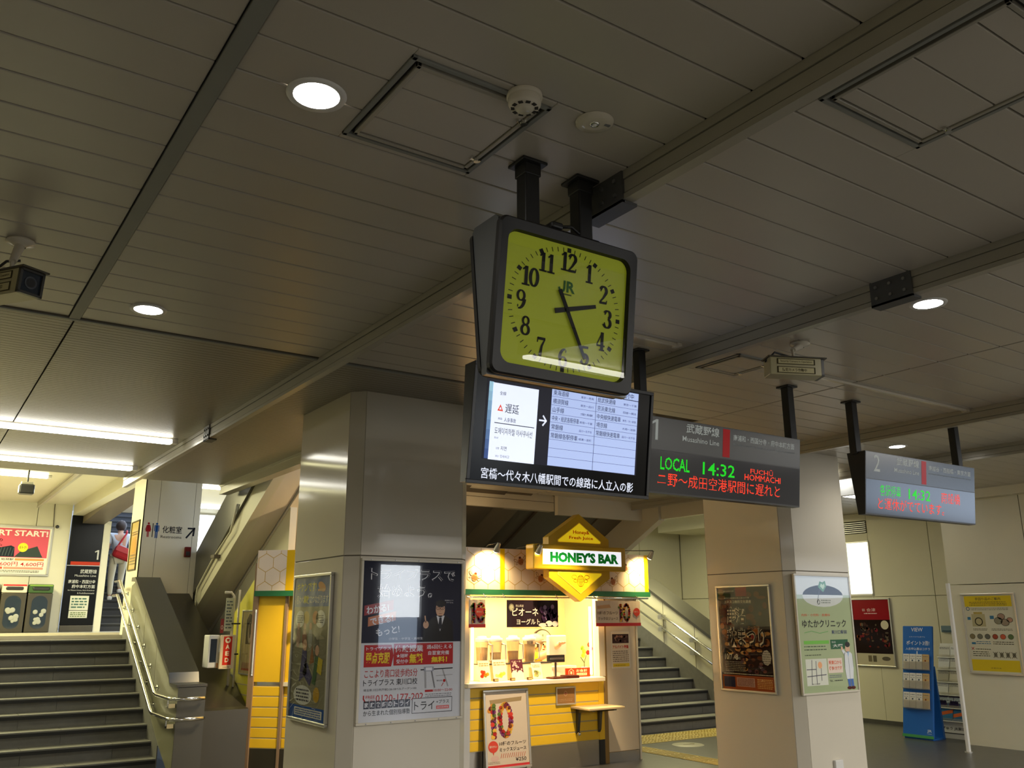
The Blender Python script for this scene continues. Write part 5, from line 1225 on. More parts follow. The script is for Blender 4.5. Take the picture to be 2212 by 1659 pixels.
def fruit10(S, x, y, h, seed):
    R = random.Random(seed); w = h*.9
    def blob(cx, cy, r): S.ell(cx, cy, r, r*.9, R.choice(FR), 2+R.choice((0, 1)), 8)
    r = h*.075
    for k in range(11): blob(x+w*.17+R.uniform(-.01, .01)*h, y+h*(.06+.088*k), r)
    for k in range(11): blob(x+w*.24+R.uniform(-.01, .01)*h, y+h*(.06+.088*k), r)
    blob(x+w*.05, y+h*.80, r); blob(x+w*.10, y+h*.86, r)
    for k in range(26):
        a = k/26*2*PI; blob(x+w*.68+w*.20*math.cos(a), y+h*.52+h*.40*math.sin(a), r); blob(x+w*.68+w*.26*math.cos(a+.1), y+h*.52+h*.46*math.sin(a+.1), r*.9)
cr = ink(218, 200, 180, .4); redb = ink(190, 56, 60, .4); bkk = ink(50, 30, 26, .4); bal = ink(200, 70, 56, .4)
def b_mix(S, w, h):
    S.rect(0, 0, w, .035, redb, 1); S.poly([(.02, h-.09), (.22, h-.075), (.20, h-.04), (.02, h-.055)], ink(200, 160, 120, .4), 2)
    S.text('10種のフルーツ', .02, .125, .32, .165, bkk, 3, .006); S.text('ミックスジュース', .03, .065, .32, .10, bkk, 3, .006); fruit10(S, .33, .045, .20, 5)
    S.ell(.605, .155, .05, .045, bal, 2); S.poly([(.595, .11), (.615, .11), (.605, .09)], bal, 2); S.text('腸内きれい', .57, .148, .64, .166, cr, 4)
def b_mixl(S, w, h):
    S.rect(0, 0, w, .035, redb, 1); fruit10(S, -.10+.12, .045, .20, 9); S.ell(w-.075, .155, .05, .045, bal, 4); S.poly([(w-.085, .11), (w-.065, .11), (w-.075, .09)], bal, 4); S.text('腸内きれい', w-.11, .148, w-.04, .166, cr, 5); S.text('10種のフルーツ', w-.12, .215, w-.03, .235, bkk, 3)
def b_grape(S, w, h):
    R = random.Random(2); pl = [ink(*c, .3) for c in ((64, 38, 66), (92, 62, 92), (44, 26, 46), (128, 104, 130))]
    S.text('ピオーネ', .065, .115, .40, .195, ink(230, 215, 190, .4), 3, .012); S.text('ヨーグルト', .12, .025, .42, .085, ink(230, 215, 190, .4), 3, .012); S.text('岡山県産', .11, .205, .21, .23, ink(190, 180, 160, .4), 3)
    S.ell(.055, .20, .035, .04, ink(120, 110, 90, .4), 2); S.ell(.055, .20, .024, .028, ink(170, 165, 130, .4), 3)
    for k in range(46): S.ell(min(.54+R.gauss(0, .055), w-.026), min(max(.14+R.gauss(0, .048), .03), h-.03), .024, .025, R.choice(pl), 4+k % 3, 10)
    for cx, cy, rx, ry in ((.46, .02, .06, .02), (.54, .035, .045, .03), (.62, .03, .04, .03)): S.ell(min(cx, w-rx-.002), max(cy, ry+.001), rx, ry, cr, 8)
hang(4.82, 5.02, 'white fruit banner half hidden by the near pillar', cr, b_mixl); hang(5.285, 5.955, 'dark purple grape yogurt banner under the fascia', ink(40, 26, 30, .4), b_grape); hang(6.48, 7.145, 'white ten fruit juice banner at the right end of the bar', cr, b_mix)
# spot lamps shining on the fascia
def arm_lamp(x, label, y=7.62, z=2.285, p=9, dx=0):
    t = thing('spot_lamp', label, 'spot lamp', (x, 7.95, z), 'spot lamps on arms over the fascia')
    MB().tube([(x+dx, 7.95, 2.262), (x+dx*.9, 7.9, z), (x, y, z+.005)], .005, 6, M_blackp).build('arm', None, t)
    a = Vector((x, y, z)); b_ = Vector((x, y+.06, z-.075))
    MB().cyl(a, b_, .018, 12, M_alu, .034).build('lamp_head', None, t)
    MB().cyl(b_+Vector((0, .001, -.001)), b_+Vector((0, .004, -.005)), .028, 12, mat('spot_bulb', (1, .85, .55), .5, emit=12, var=0)).build('bulb', None, t)
    l = light('SPOT', 'spot_lamp_beam', (x+.0, y+.080, z-.105), p, (1, .74, .32), .02, (0, 0, 0), spot_size=math.radians(125), spot_blend=1.0); aim(l, (x+.02, 7.95, 2.02))
arm_lamp(5.06, 'small spot lamp over the fascia close to the near pillar', 7.70, p=42)
arm_lamp(5.45, 'small spot lamp hanging in front of the left end of the lit sign', 7.50, 2.27, 2)
arm_lamp(7.20, 'small spot lamp reaching out past the right end of the fascia', 7.70, p=42, dx=-.4)
# the lit sign
sg = thing('shop_sign', 'large yellow hexagonal lit sign with green and red lettering over the juice bar', 'sign', (6.035, 7.75, 2.17))
sy = 7.60; cx = 6.035
M_sy = mat('sign_yellow_case', (.58, .36, .01), .3, 0, var=.04)
dpoly = [(cx, 2.633), (cx-.415, 2.37), (cx-.415, 1.95), (cx, 1.705), (cx+.415, 1.95), (cx+.415, 2.37)]
b = MB().prism(dpoly, 'y', sy, sy+.10, M_sy); b.build('case', None, sg)
MB().cbox(cx-.63, sy-.03, 2.03, cx+.63, sy+.12, 2.29, .012, M_sy).build('cross_case', None, sg)
ly = mat('sign_lit_yellow', (.95, .66, .01), .3, emit=.42, var=.05, scale=4); lw = mat('sign_lit_white', (.88, .90, 1.0), .3, emit=.85, var=.02); rim = ink(240, 214, 70, .25)
S = Sheet((cx, sy-.001, 0), XP, ZP, 0, 0, None, .003)
S.poly([(0, 2.545), (-.305, 2.345), (-.295, 2.318), (.295, 2.318), (.305, 2.345)], rim, 1); S.poly([(0, 2.533), (-.290, 2.343), (-.285, 2.326), (.285, 2.326), (.290, 2.343)], ly, 2)
S.build('lit_panel', sg); S = Sheet((cx, sy-.001, 0), XP, ZP, 0, 0, None, .003)
S.poly([(0, 1.785), (.305, 1.985), (.30, 2.010), (-.30, 2.010), (-.305, 1.985)], rim, 1); S.poly([(0, 1.797), (.290, 1.985), (.288, 2.003), (-.288, 2.003), (-.290, 1.985)], ly, 2)
S.build('lit_panel', sg)
S = Sheet((cx, sy-.031, 0), XP, ZP, 0, 0, None, .003); S.rect(-.525, 2.075, .565, 2.245, rim, 1); S.rect(-.518, 2.083, .558, 2.240, lw, 2); S.build('lit_panel', sg)
S = Sheet((cx, sy-.001, 0), XP, ZP, 0, 0, None, .003); rl_ = ink(190, 40, 6, .4, .1); gl2 = ink(16, 130, 44, .4, .25)
S.text('Honey&', -.09, 2.405, .135, 2.455, rl_, 3, .02); S.text('Fresh Juice', -.145, 2.350, .185, 2.392, rl_, 3, .02)
S.build('lettering', sg); S = Sheet((cx, sy-.001, 0), XP, ZP, 0, 0, None, .003)
bz = 1.915; bc = ink(150, 100, 8, .4, .1)
for sx in (-1, 1):
    S.ring(sx*.085, bz+.045, .034, .020, .005, bc, 3, 12); S.ring(sx*.070, bz+.005, .026, .014, .005, bc, 3, 12)
for k in range(7): S.line([(-.045+abs(k-4)*.007, bz-.045+k*.016), (.045-abs(k-4)*.007, bz-.045+k*.016)], .006, bc, 3)
S.ring(0, bz+.005, .047, .060, .005, bc, 3, 16)
S.build('bee_emblem', sg)
S = Sheet((cx, sy-.031, 0), XP, ZP, 0, 0, None, .003); S.text("HONEY'S BAR", -.425, 2.106, .515, 2.216, gl2, 3, .06); S.build('lettering', sg)
for x in (cx-.2, cx+.2): MB().cyl((x, sy+.1, 2.2), (x, BY-.05, 2.2), .015, 8, M_blackp).build('bracket', None, sg)
# hanging dark box under the slanted fascia
t = thing('hanging_box', 'small dark box with a lamp hung under the slanted green fascia edge', 'device', (3.62, 9.1, 1.75))
p = MD @ Vector((.62, -.02, 0)); MB().cbox(p.x-.03, p.y-.05, 1.50, p.x+.05, p.y+.02, 1.775, .006, M_black).build('body', None, t); MB().cbox(p.x-.10, p.y-.04, 1.54, p.x-.03, p.y, 1.61, .004, M_black).build('side_box', None, t); MB().box(p.x-.085, p.y-.043, 1.555, p.x-.045, p.y-.04, 1.60, M_white).build('label_plate', None, t)
# framed notice, bracket shelf, standing poster, job notice
th, S = poster('framed_notice', 'small brown framed notice on the yellow front below the counter', (5.985, 7.982, .65), XP, .235, .155, ink(150, 110, 66, .25), .016, .018, M_alu)
S.ring(.115, .10, .022, .026, .004, ink(200, 150, 120, .3), 2, 6, PI/6, PI/6+2*PI); S.rect(.10, .095, .13, .105, ink(170, 90, 70, .3), 2); S.scribble(.03, .02, .21, .05, 2, ink(190, 150, 110, .3), 2, .3); S.build('print', th)
t = thing('bracket_shelf', 'small wooden shelf on two metal brackets at the right of the yellow front', 'shelf', (6.5, 7.85, .6))
MB().cbox(6.17, 7.66, .592, 6.66, 7.985, .615, .005, M_wood).build('board', None, t)
for x in (6.24, 6.54):
    MB().prism([(7.985, .592), (7.70, .592), (7.70, .575), (7.94, .545), (7.965, .36), (7.985, .33)], 'x', x, x+.035, M_steeld).build('bracket', None, t)
MB().ball((6.26, 7.96, .335), .022, M_chrome).build('bracket_knob', None, t)
th = thing('standing_poster', 'framed ten fruit juice poster standing against the yellow front', 'poster stand', (5.33, 7.93, .1))
vL = Vector((0, .06, .715)).normalized(); o_ = Vector((5.055, 7.90, .10))
frame(o_, XP, vL, .505, .71, .025, .025, M_alu, th)
S = Sheet(o_+Vector((0, -.004, 0)), XP, vL, .505, .71, ink(200, 186, 168, .25), .0006)
S.poly([(.05, .635), (.45, .655), (.44, .615), (.06, .595)], ink(150, 130, 96, .4), 1); fruit10(S, .03, .265, .335, 21)
S.text('10種のフルーツ', .15, .200, .475, .238, bkk, 3, .01); S.text('ミックスジュース', .15, .145, .475, .180, bkk, 3, .01); S.ell(.075, .195, .06, .055, bal, 3); S.text('腸内きれい', .03, .185, .12, .208, cr, 4, .01); S.poly([(.065, .14), (.085, .14), (.075, .115)], bal, 3)
for k in range(12): S.line([(.16+k*.026, .085), (.175+k*.026, .125)], .006, ink(180, 90, 70, .4), 2)
S.text('¥250', .34, .045, .47, .08, bkk, 3, .004); S.ell(.09, .085, .05, .028, ink(200, 170, 160, .4), 1); S.scribble(.01, .035, .15, .06, 2, ink(120, 90, 80, .4), 2, .3); S.rect(0, 0, .505, .022, redb, 1); S.build('print', th)
MB().box(5.06, 7.955, .0, 5.09, 7.985, .5, M_alu).box(5.52, 7.955, .0, 5.55, 7.985, .5, M_alu).box(5.05, 7.87, 0, 5.10, 7.99, .09, M_alu).box(5.51, 7.87, 0, 5.56, 7.99, .09, M_alu).build('stand', None, th)
th = thing('job_notice', 'paper help wanted notice with a photo on the kiosk end panel', 'notice', (6.91, 8.0, 1.18))
S = Sheet((6.785, 7.997, .99), XP, ZP, .265, .385, ink(222, 206, 180, .4), .0006)
S.rect(.01, .265, .255, .365, ink(60, 34, 30, .4), 1); R = random.Random(4)
for k in range(14): S.ell(R.uniform(.04, .23), R.uniform(.285, .345), .018, .014, R.choice((ink(120, 80, 70, .4), ink(90, 60, 56, .4), ink(150, 110, 90, .4))), 2, 8)
S.text('アルバイト募集', .012, .205, .25, .245, ink(200, 44, 40, .4), 2, .02); S.scribble(.012, .06, .25, .19, 6, ink(110, 90, 80, .4), 2, .35); S.rect(.012, .01, .255, .045, ink(226, 196, 50, .4), 2); S.scribble(.03, .018, .20, .035, 1, ink(150, 130, 40, .4), 3, .4); S.build('print', th)
MB().box(6.78, 7.9975, .985, 7.055, 8.0, 1.38, M_white).build('sheet', None, th)

# ---- things on the counter
CZ = .905
def blender(x, y, label, fill, colr):
    t = thing('juice_blender', label, 'blender', (x, y, CZ), 'juice blenders in a row on the counter')
    MB().lathe([(.075, 0), (.078, .02), (.065, .06), (.058, .125), (.052, .135)], (x, y, CZ), 20, M_white).build('base', None, t)
    MB().lathe([(.050, .135), (.056, .15), (.070, .385), (.074, .39), (.070, .392), (.066, .388), (.053, .16), (.047, .14)], (x, y, CZ), 22, M_clear).build('jug', None, t)
    MB().lathe([(.0001, .15), (.052, .15), (.052+.014*fill, .15+.22*fill), (.0001, .151+.22*fill)], (x, y, CZ), 20, colr).build('juice', None, t)
    MB().lathe([(.074, .385), (.077, .39), (.077, .42), (.050, .428), (.048, .445), (.0001, .447)], (x, y, CZ), 22, M_white).build('lid', None, t)
    MB().tube([(x+.068, y-.03, CZ+.36), (x+.115, y-.03, CZ+.35), (x+.112, y-.03, CZ+.20), (x+.060, y-.03, CZ+.18)], .010, 6, M_white).build('handle', None, t)
jc = [ink(*c, .3) for c in ((226, 190, 130), (232, 200, 140), (214, 170, 110), (236, 206, 150))]
for i, (x, lab, fl_) in enumerate(((5.285, 'leftmost juice blender, half cut off by the opening edge', .8), (5.46, 'second juice blender from the left, behind the pale card', .55), (5.69, 'third juice blender, behind the purple grape card', .6), (5.91, 'rightmost juice blender, in front of the worker in the cap', .9))):
    blender(x, 8.38, lab, fl_, jc[i])
def card(x, w, h, label, fn, base, y=8.06):
    t = thing('menu_card', label, 'menu card', (x+w/2, y, CZ), 'menu cards along the counter front'); vL = Vector((0, .05, h)).normalized()
    o_ = Vector((x, y, CZ+.002)); S = Sheet(o_, XP, vL, w, h, base, .0006); fn(S, w, h)
    MB().add([o_+Vector((0, .002, 0)), o_+Vector((w, .002, 0)), o_+Vector((w, .002, 0))+vL*h, o_+Vector((0, .002, 0))+vL*h], [(3, 2, 1, 0)], base).box(x+w*.3, y+.002, CZ, x+w*.7, y+.06, CZ+.004, base).build('card', None, t); S.build('print', t)
wc = ink(232, 222, 190, .3)
def cf(s, cols_, y0=.1, y1=.5):
    def f(S, w, h):
        R = random.Random(s)
        for k in range(9): S.ell(R.uniform(.03, w-.03), R.uniform(y0*h+.03, y1*h), .02, .018, ink(*R.choice(cols_), .3), 2, 9)
        S.scribble(.015, h*.70, w-.015, h*.90, 2, ink(190, 150, 90, .3), 2, .5, s)
    return f
def cg_(S, w, h):
    S.rect(0, h*.35, w, h, ink(88, 40, 54, .3), 1); R = random.Random(8)
    for k in range(16): S.ell(R.uniform(.02, w-.02), R.uniform(h*.42, h*.85), .010, .010, ink(210, 170, 160, .3), 2, 8)
    S.text('ピオーネ', .02, h*.86, w-.02, h*.94, wc, 2); S.ell(.04, h*.30, .035, .035, wc, 3); S.ell(.11, h*.30, .035, .035, wc, 3)
card(5.06, .14, .21, 'menu card with red and orange fruit, leftmost on the counter', cf(1, ((220, 70, 40), (240, 150, 40), (90, 130, 50), (230, 60, 30))), wc)
card(5.235, .17, .215, 'pale menu card with faint yellow fruit', cf(2, ((240, 225, 120), (235, 230, 90)), .05, .35), wc)
card(5.465, .155, .21, 'purple grape menu card on the counter', cg_, wc)
card(5.735, .13, .17, 'white menu card with small green fruit', cf(3, ((120, 130, 70), (190, 180, 110), (230, 220, 150)), .05, .45), wc)
for i, x in enumerate((5.205, 5.415, 5.63)):
    t = thing('price_block', ('brown price block left of the pale card', 'brown price block between the pale card and the grape card', 'brown price block right of the grape card')[i], 'price block', (x, 8.03, CZ), 'price blocks on the counter'); MB().cbox(x, 8.01, CZ, x+.055, 8.035, CZ+.028, .003, ink(90, 66, 40, .4)).build('block', None, t); MB().box(x+.006, 8.008, CZ+.006, x+.05, 8.01, CZ+.022, ink(190, 160, 110, .4)).build('label_plate', None, t)
t = thing('counter_case', 'low glass topped case behind the menu cards', 'display case', (5.6, 8.25, CZ))
MB().cbox(5.12, 8.15, CZ, 6.05, 8.30, CZ+.16, .006, ink(236, 220, 180, .3)).build('case', None, t); MB().box(5.12, 8.14, CZ+.16, 6.05, 8.31, CZ+.168, M_black).build('lid', None, t)
t = thing('cash_register', 'white cash register with a black customer display', 'cash register', (6.33, 8.35, CZ))
MB().cbox(6.10, 8.28, CZ, 6.50, 8.46, CZ+.11, .01, M_white).build('drawer_body', None, t); MB().cbox(6.17, 8.36, CZ+.22, 6.42, 8.42, CZ+.44, .012, M_white).build('monitor', None, t); MB().cyl((6.3, 8.42, CZ+.1), (6.3, 8.41, CZ+.26), .03, 12, M_white).build('monitor_stem', None, t)
p = MB().cbox(6.04, 8.20, CZ+.155, 6.27, 8.235, CZ+.235, .006, M_black).build('customer_display', None, t); MB().box(6.06, 8.196, CZ+.185, 6.25, 8.2, CZ+.205, ink(110, 110, 110, .3)).build('display_strip', None, p); MB().cyl((6.16, 8.23, CZ), (6.16, 8.23, CZ+.16), .012, 8, M_black).build('display_stem', None, p)
t = thing('payment_sign', 'red payment sign with white lettering on the counter', 'sign', (6.37, 8.10, CZ))
MB().cbox(6.19, 8.085, CZ, 6.535, 8.10, CZ+.095, .003, ink(206, 66, 28, .35)).build('board', None, t)
S = Sheet((6.19, 8.084, CZ), XP, ZP, .345, .095, None, .0006); cw2 = ink(244, 224, 180, .4)
S.ring(.075, .047, .04, .040, .006, cw2, 1, 6, PI/6, PI/6+2*PI); S.text('¥', .057, .030, .093, .066, cw2, 1, .03); S.text('お会計', .145, .050, .30, .083, cw2, 1, .02); S.rect(.15, .015, .295, .042, cw2, 1); S.text('CASHIER', .16, .020, .285, .037, ink(206, 66, 28, .35), 2); S.build('lettering', t)
for i, (x, w_) in enumerate(((5.90, .19), (6.09, .17))):
    t = thing('coin_tray', ('flat dark coin tray beside the white menu card', 'dark coin tray in front of the payment sign')[i], 'tray', (x+w_/2, 7.99, CZ)); MB().cbox(x, 7.93, CZ, x+w_, 8.06, CZ+.018+i*.012, .006, ink(70, 30, 24, .3)).build('tray', None, t); MB().box(x+.015, 7.945, CZ+.018+i*.012, x+w_-.015, 8.045, CZ+.020+i*.012, ink(40, 18, 16, .3)).build('liner', None, t)
t = thing('flower_decoration', 'red and green paper flower decoration at the right of the counter', 'decoration', (6.56, 8.22, CZ))
MB().tube([(6.56, 8.22, CZ), (6.56, 8.22, CZ+.14), (6.59, 8.22, CZ+.22)], .004, 6, ink(60, 90, 40, .4)).tube([(6.56, 8.22, CZ+.14), (6.51, 8.22, CZ+.20)], .004, 6, ink(60, 90, 40, .4)).build('stem', None, t)
for x, z, c1 in ((6.62, .335, (226, 70, 30)), (6.645, .29, (220, 40, 30)), (6.60, .25, (214, 40, 28)), (6.52, .30, (150, 200, 60)), (6.545, .26, (214, 220, 60)), (6.53, .22, (220, 200, 50))): MB().ball((x, 8.2, CZ+z), .027, ink(*c1, .4), (1, .4, 1)).build('petal', None, t)
t = thing('pot', 'white glass at the foot of the paper flowers', 'cup', (6.56, 8.22, CZ)); MB().lathe([(.0001, .0), (.032, 0), (.038, .09), (.035, .092), (.030, .01)], (6.56, 8.22, CZ+.001), 16, M_white).build('cup', None, t); MB().lathe([(.0001, .07), (.034, .07)], (6.56, 8.22, CZ+.001), 16, M_wood).build('filling', None, t)
t = thing('wall_clock', 'plain round wall clock on the back wall of the juice bar', 'clock', (6.74, 9.29, 1.25))
MB().cyl((6.74, 9.30, 1.25), (6.74, 9.27, 1.25), .15, 32, M_black).build('rim', None, t); MB().cyl((6.74, 9.268, 1.25), (6.74, 9.264, 1.25), .137, 32, ink(236, 214, 170, .4)).build('dial', None, t); MB().box(6.735, 9.258, 1.25, 6.742, 9.262, 1.34, M_black).box(6.74, 9.258, 1.246, 6.80, 9.262, 1.253, M_black).build('hands', None, t)
t = thing('wall_notice', 'sheet of price cards on the back wall of the bar', 'notice', (6.2, 9.295, 1.65)); MB().box(6.30, 9.29, 1.42, 6.75, 9.297, 1.80, ink(226, 196, 150, .4)).build('sheet', None, t)
S = Sheet((6.30, 9.289, 1.42), XP, ZP, .45, .38, None); S.scribble(.03, .03, .42, .35, 7, ink(190, 130, 80, .4), 1, .3); S.build('lettering', t)

# ---- AED box and notices beside the bar
t = thing('aed_sign', 'white board with a red AED sign facing the concourse', 'sign', (3.03, 9.95, 1.2))
MB().cbox(2.945, 9.93, 1.02, 3.10, 9.965, 1.37, .004, ink(226, 206, 170, .35)).build('board', None, t)
S = Sheet((2.945, 9.929, 1.02), XP, ZP, .155, .35, None, .0008); ra = ink(206, 50, 26, .35); S.rect(.030, .04, .122, .335, ra, 1)
for k, ch in enumerate('AED'): S.text(ch, .055, .205-k*.068, .098, .250-k*.068, wc, 2, .03)
S.ell(.076, .295, .030, .030, wc, 2); S.ell(.069, .301, .009, .009, ra, 3, 10); S.ell(.083, .301, .009, .009, ra, 3, 10); S.poly([(.061, .298), (.076, .278), (.091, .298)], ra, 3); S.scribble(.04, .012, .11, .028, 1, ink(120, 90, 70, .4), 1, .4); S.build('lettering', t)
t = thing('aed_cabinet', 'white cabinet with a dark window beside the AED sign', 'cabinet', (2.90, 10.05, 1.2))
MB().cbox(2.84, 10.0, 1.03, 2.955, 10.2, 1.37, .01, M_white).build('body', None, t); MB().box(2.858, 9.996, 1.09, 2.925, 10.0, 1.33, M_glassd).build('window', None, t); MB().cbox(2.93, 9.99, 1.03, 2.965, 10.01, 1.08, .003, ink(190, 140, 100, .4)).build('latch', None, t)
t = thing('white_post', 'pair of cream pipes running up beside the AED sign', 'pipe', (3.12, 10.0, .8))
MB().tube([(3.085, 10.03, .78), (3.085, 10.03, 1.78), (3.05, 10.03, 1.82), (2.98, 10.03, 1.82)], .016, 8, M_cream).build('pipe', None, t); MB().tube([(3.135, 10.0, .76), (3.135, 10.0, 1.85)], .012, 8, M_cream).build('pipe', None, t)
for z in (1.16, 1.48): MB().box(3.06, 9.985, z, 3.16, 10.04, z+.015, M_black).build('clip', None, t)
t = thing('hanging_notice', 'white handwritten notice above the AED sign', 'notice', (3.0, 10.0, 1.6)); MB().box(2.985, 9.985, 1.41, 3.075, 9.99, 1.76, ink(190, 190, 160, .4)).build('sheet', None, t)
S = Sheet((2.985, 9.984, 1.41), XP, ZP, .09, .35, None); S.scribble(.012, .02, .078, .33, 9, ink(90, 100, 96, .4), 1, .4); S.build('lettering', t)
t = thing('red_label', 'small red label left of the handwritten notice', 'sign', (2.965, 10.0, 1.5)); MB().box(2.945, 9.985, 1.39, 2.978, 9.99, 1.54, ink(140, 50, 40, .4)).build('plate', None, t); S = Sheet((2.945, 9.984, 1.39), XP, ZP, .033, .15, None); S.ring(.016, .06, .009, .02, .004, wc, 1, 12); S.build('lettering', t)
th, S = poster('glazed_notice', 'glazed portrait notice on the yellow green side wall of the bar', (3.192, 9.99, .975), YN, .41, .64, ink(170, 156, 110, .06), .016, .02, M_alu)
S.poly([(.14, .30), (.14, .55), (.22, .62), (.33, .60), (.37, .50), (.37, .30)], ink(60, 54, 48, .1), 1); S.ell(.26, .42, .06, .11, ink(150, 136, 120, .1), 2); S.ell(.26, .44, .035, .08, ink(70, 60, 54, .1), 3); S.rect(.05, .05, .38, .11, ink(150, 120, 90, .1), 1); S.rect(.05, .03, .38, .05, ink(150, 60, 40, .1), 2); S.build('print', th)
quad((3.178, 9.99, .975), (0, -.41, 0), (0, 0, .64)).build('acrylic_cover', None, th)

# ---- tactile paving and floor sign
tp = sroot('floor_tactile', 'yellow tactile paving before the right stairs', 'floor')
M_tac = mat('tactile_yellow', (.45, .34, .07), .6, 0, var=.15, scale=12)
tile = None
def tactile(x, y, bars):
    b = MB().cbox(x, y, 0, x+.297, y+.297, .006, .002, M_tac)
    if bars:
        for k in range(4): b.cbox(x+.03+k*.07, y+.02, .005, x+.055+k*.07, y+.277, .011, .002, M_tac)
    else:
        for i in range(5):
            for j in range(5): b.box(x+.025+i*.056, y+.025+j*.056, .005, x+.047+i*.056, y+.047+j*.056, .011)
    return b.build('tactile_tile', M_tac, tp)
for x in [7.6+i*.3 for i in range(9)]:
    for y in (8.88, 9.18): tactile(x, y, False)
for k in range(12): tactile(7.55+.0, 5.9+k*.3-.55, True)
t = thing('floor_sticker', 'white oval sign stuck on the floor before the right stairs', 'sign', (8.42, 8.52, 0))
MB().lathe([(.0001, .004), (.19, .004), (.2, .0)], (8.42, 8.52, .001), 32, ink(180, 178, 160, .4)).build('sticker', None, t); S = Sheet((8.28, 8.42, .006), XP, (0, 1, 0), .3, .2, None); S.line([(.06, .10), (.20, .10)], .02, ink(110, 100, 50, .4), 1); S.poly([(.20, .06), (.26, .10), (.20, .14)], ink(110, 100, 50, .4), 1); S.build('arrow', t)

# ================================================================== PEOPLE
def skin_mesh(name, verts, edges, radii, m, parent, loc, root=0, sub=2, sc=1.0):
    me = bpy.data.meshes.new(name); me.from_pydata(verts, edges, [])
    ob = bpy.data.objects.new(name, me); COL.objects.link(ob)
    md = ob.modifiers.new('s', 'SKIN'); md.use_smooth_shade = True
    if not me.skin_vertices: me.attributes.new if False else None
    for i, r in enumerate(radii):
        sv = me.skin_vertices[0].data[i]; sv.radius = r if isinstance(r, tuple) else (r, r); sv.use_root = (i == root)
    s = ob.modifiers.new('u', 'SUBSURF'); s.levels = sub; s.render_levels = sub
    dg = bpy.context.evaluated_depsgraph_get(); dg.update()
    m2 = bpy.data.meshes.new_from_object(ob.evaluated_get(dg)); bpy.data.objects.remove(ob)
    m2.materials.clear(); m2.materials.append(m)
    for p in m2.polygons: p.use_smooth = True; p.material_index = 0
    o2 = bpy.data.objects.new(name, m2); COL.objects.link(o2); o2.parent = parent
    o2.location = Vector(loc)-org(parent); return o2
def rotz(vs, a): return [(x*math.cos(a)-y*math.sin(a), x*math.sin(a)+y*math.cos(a), z) for x, y, z in vs]
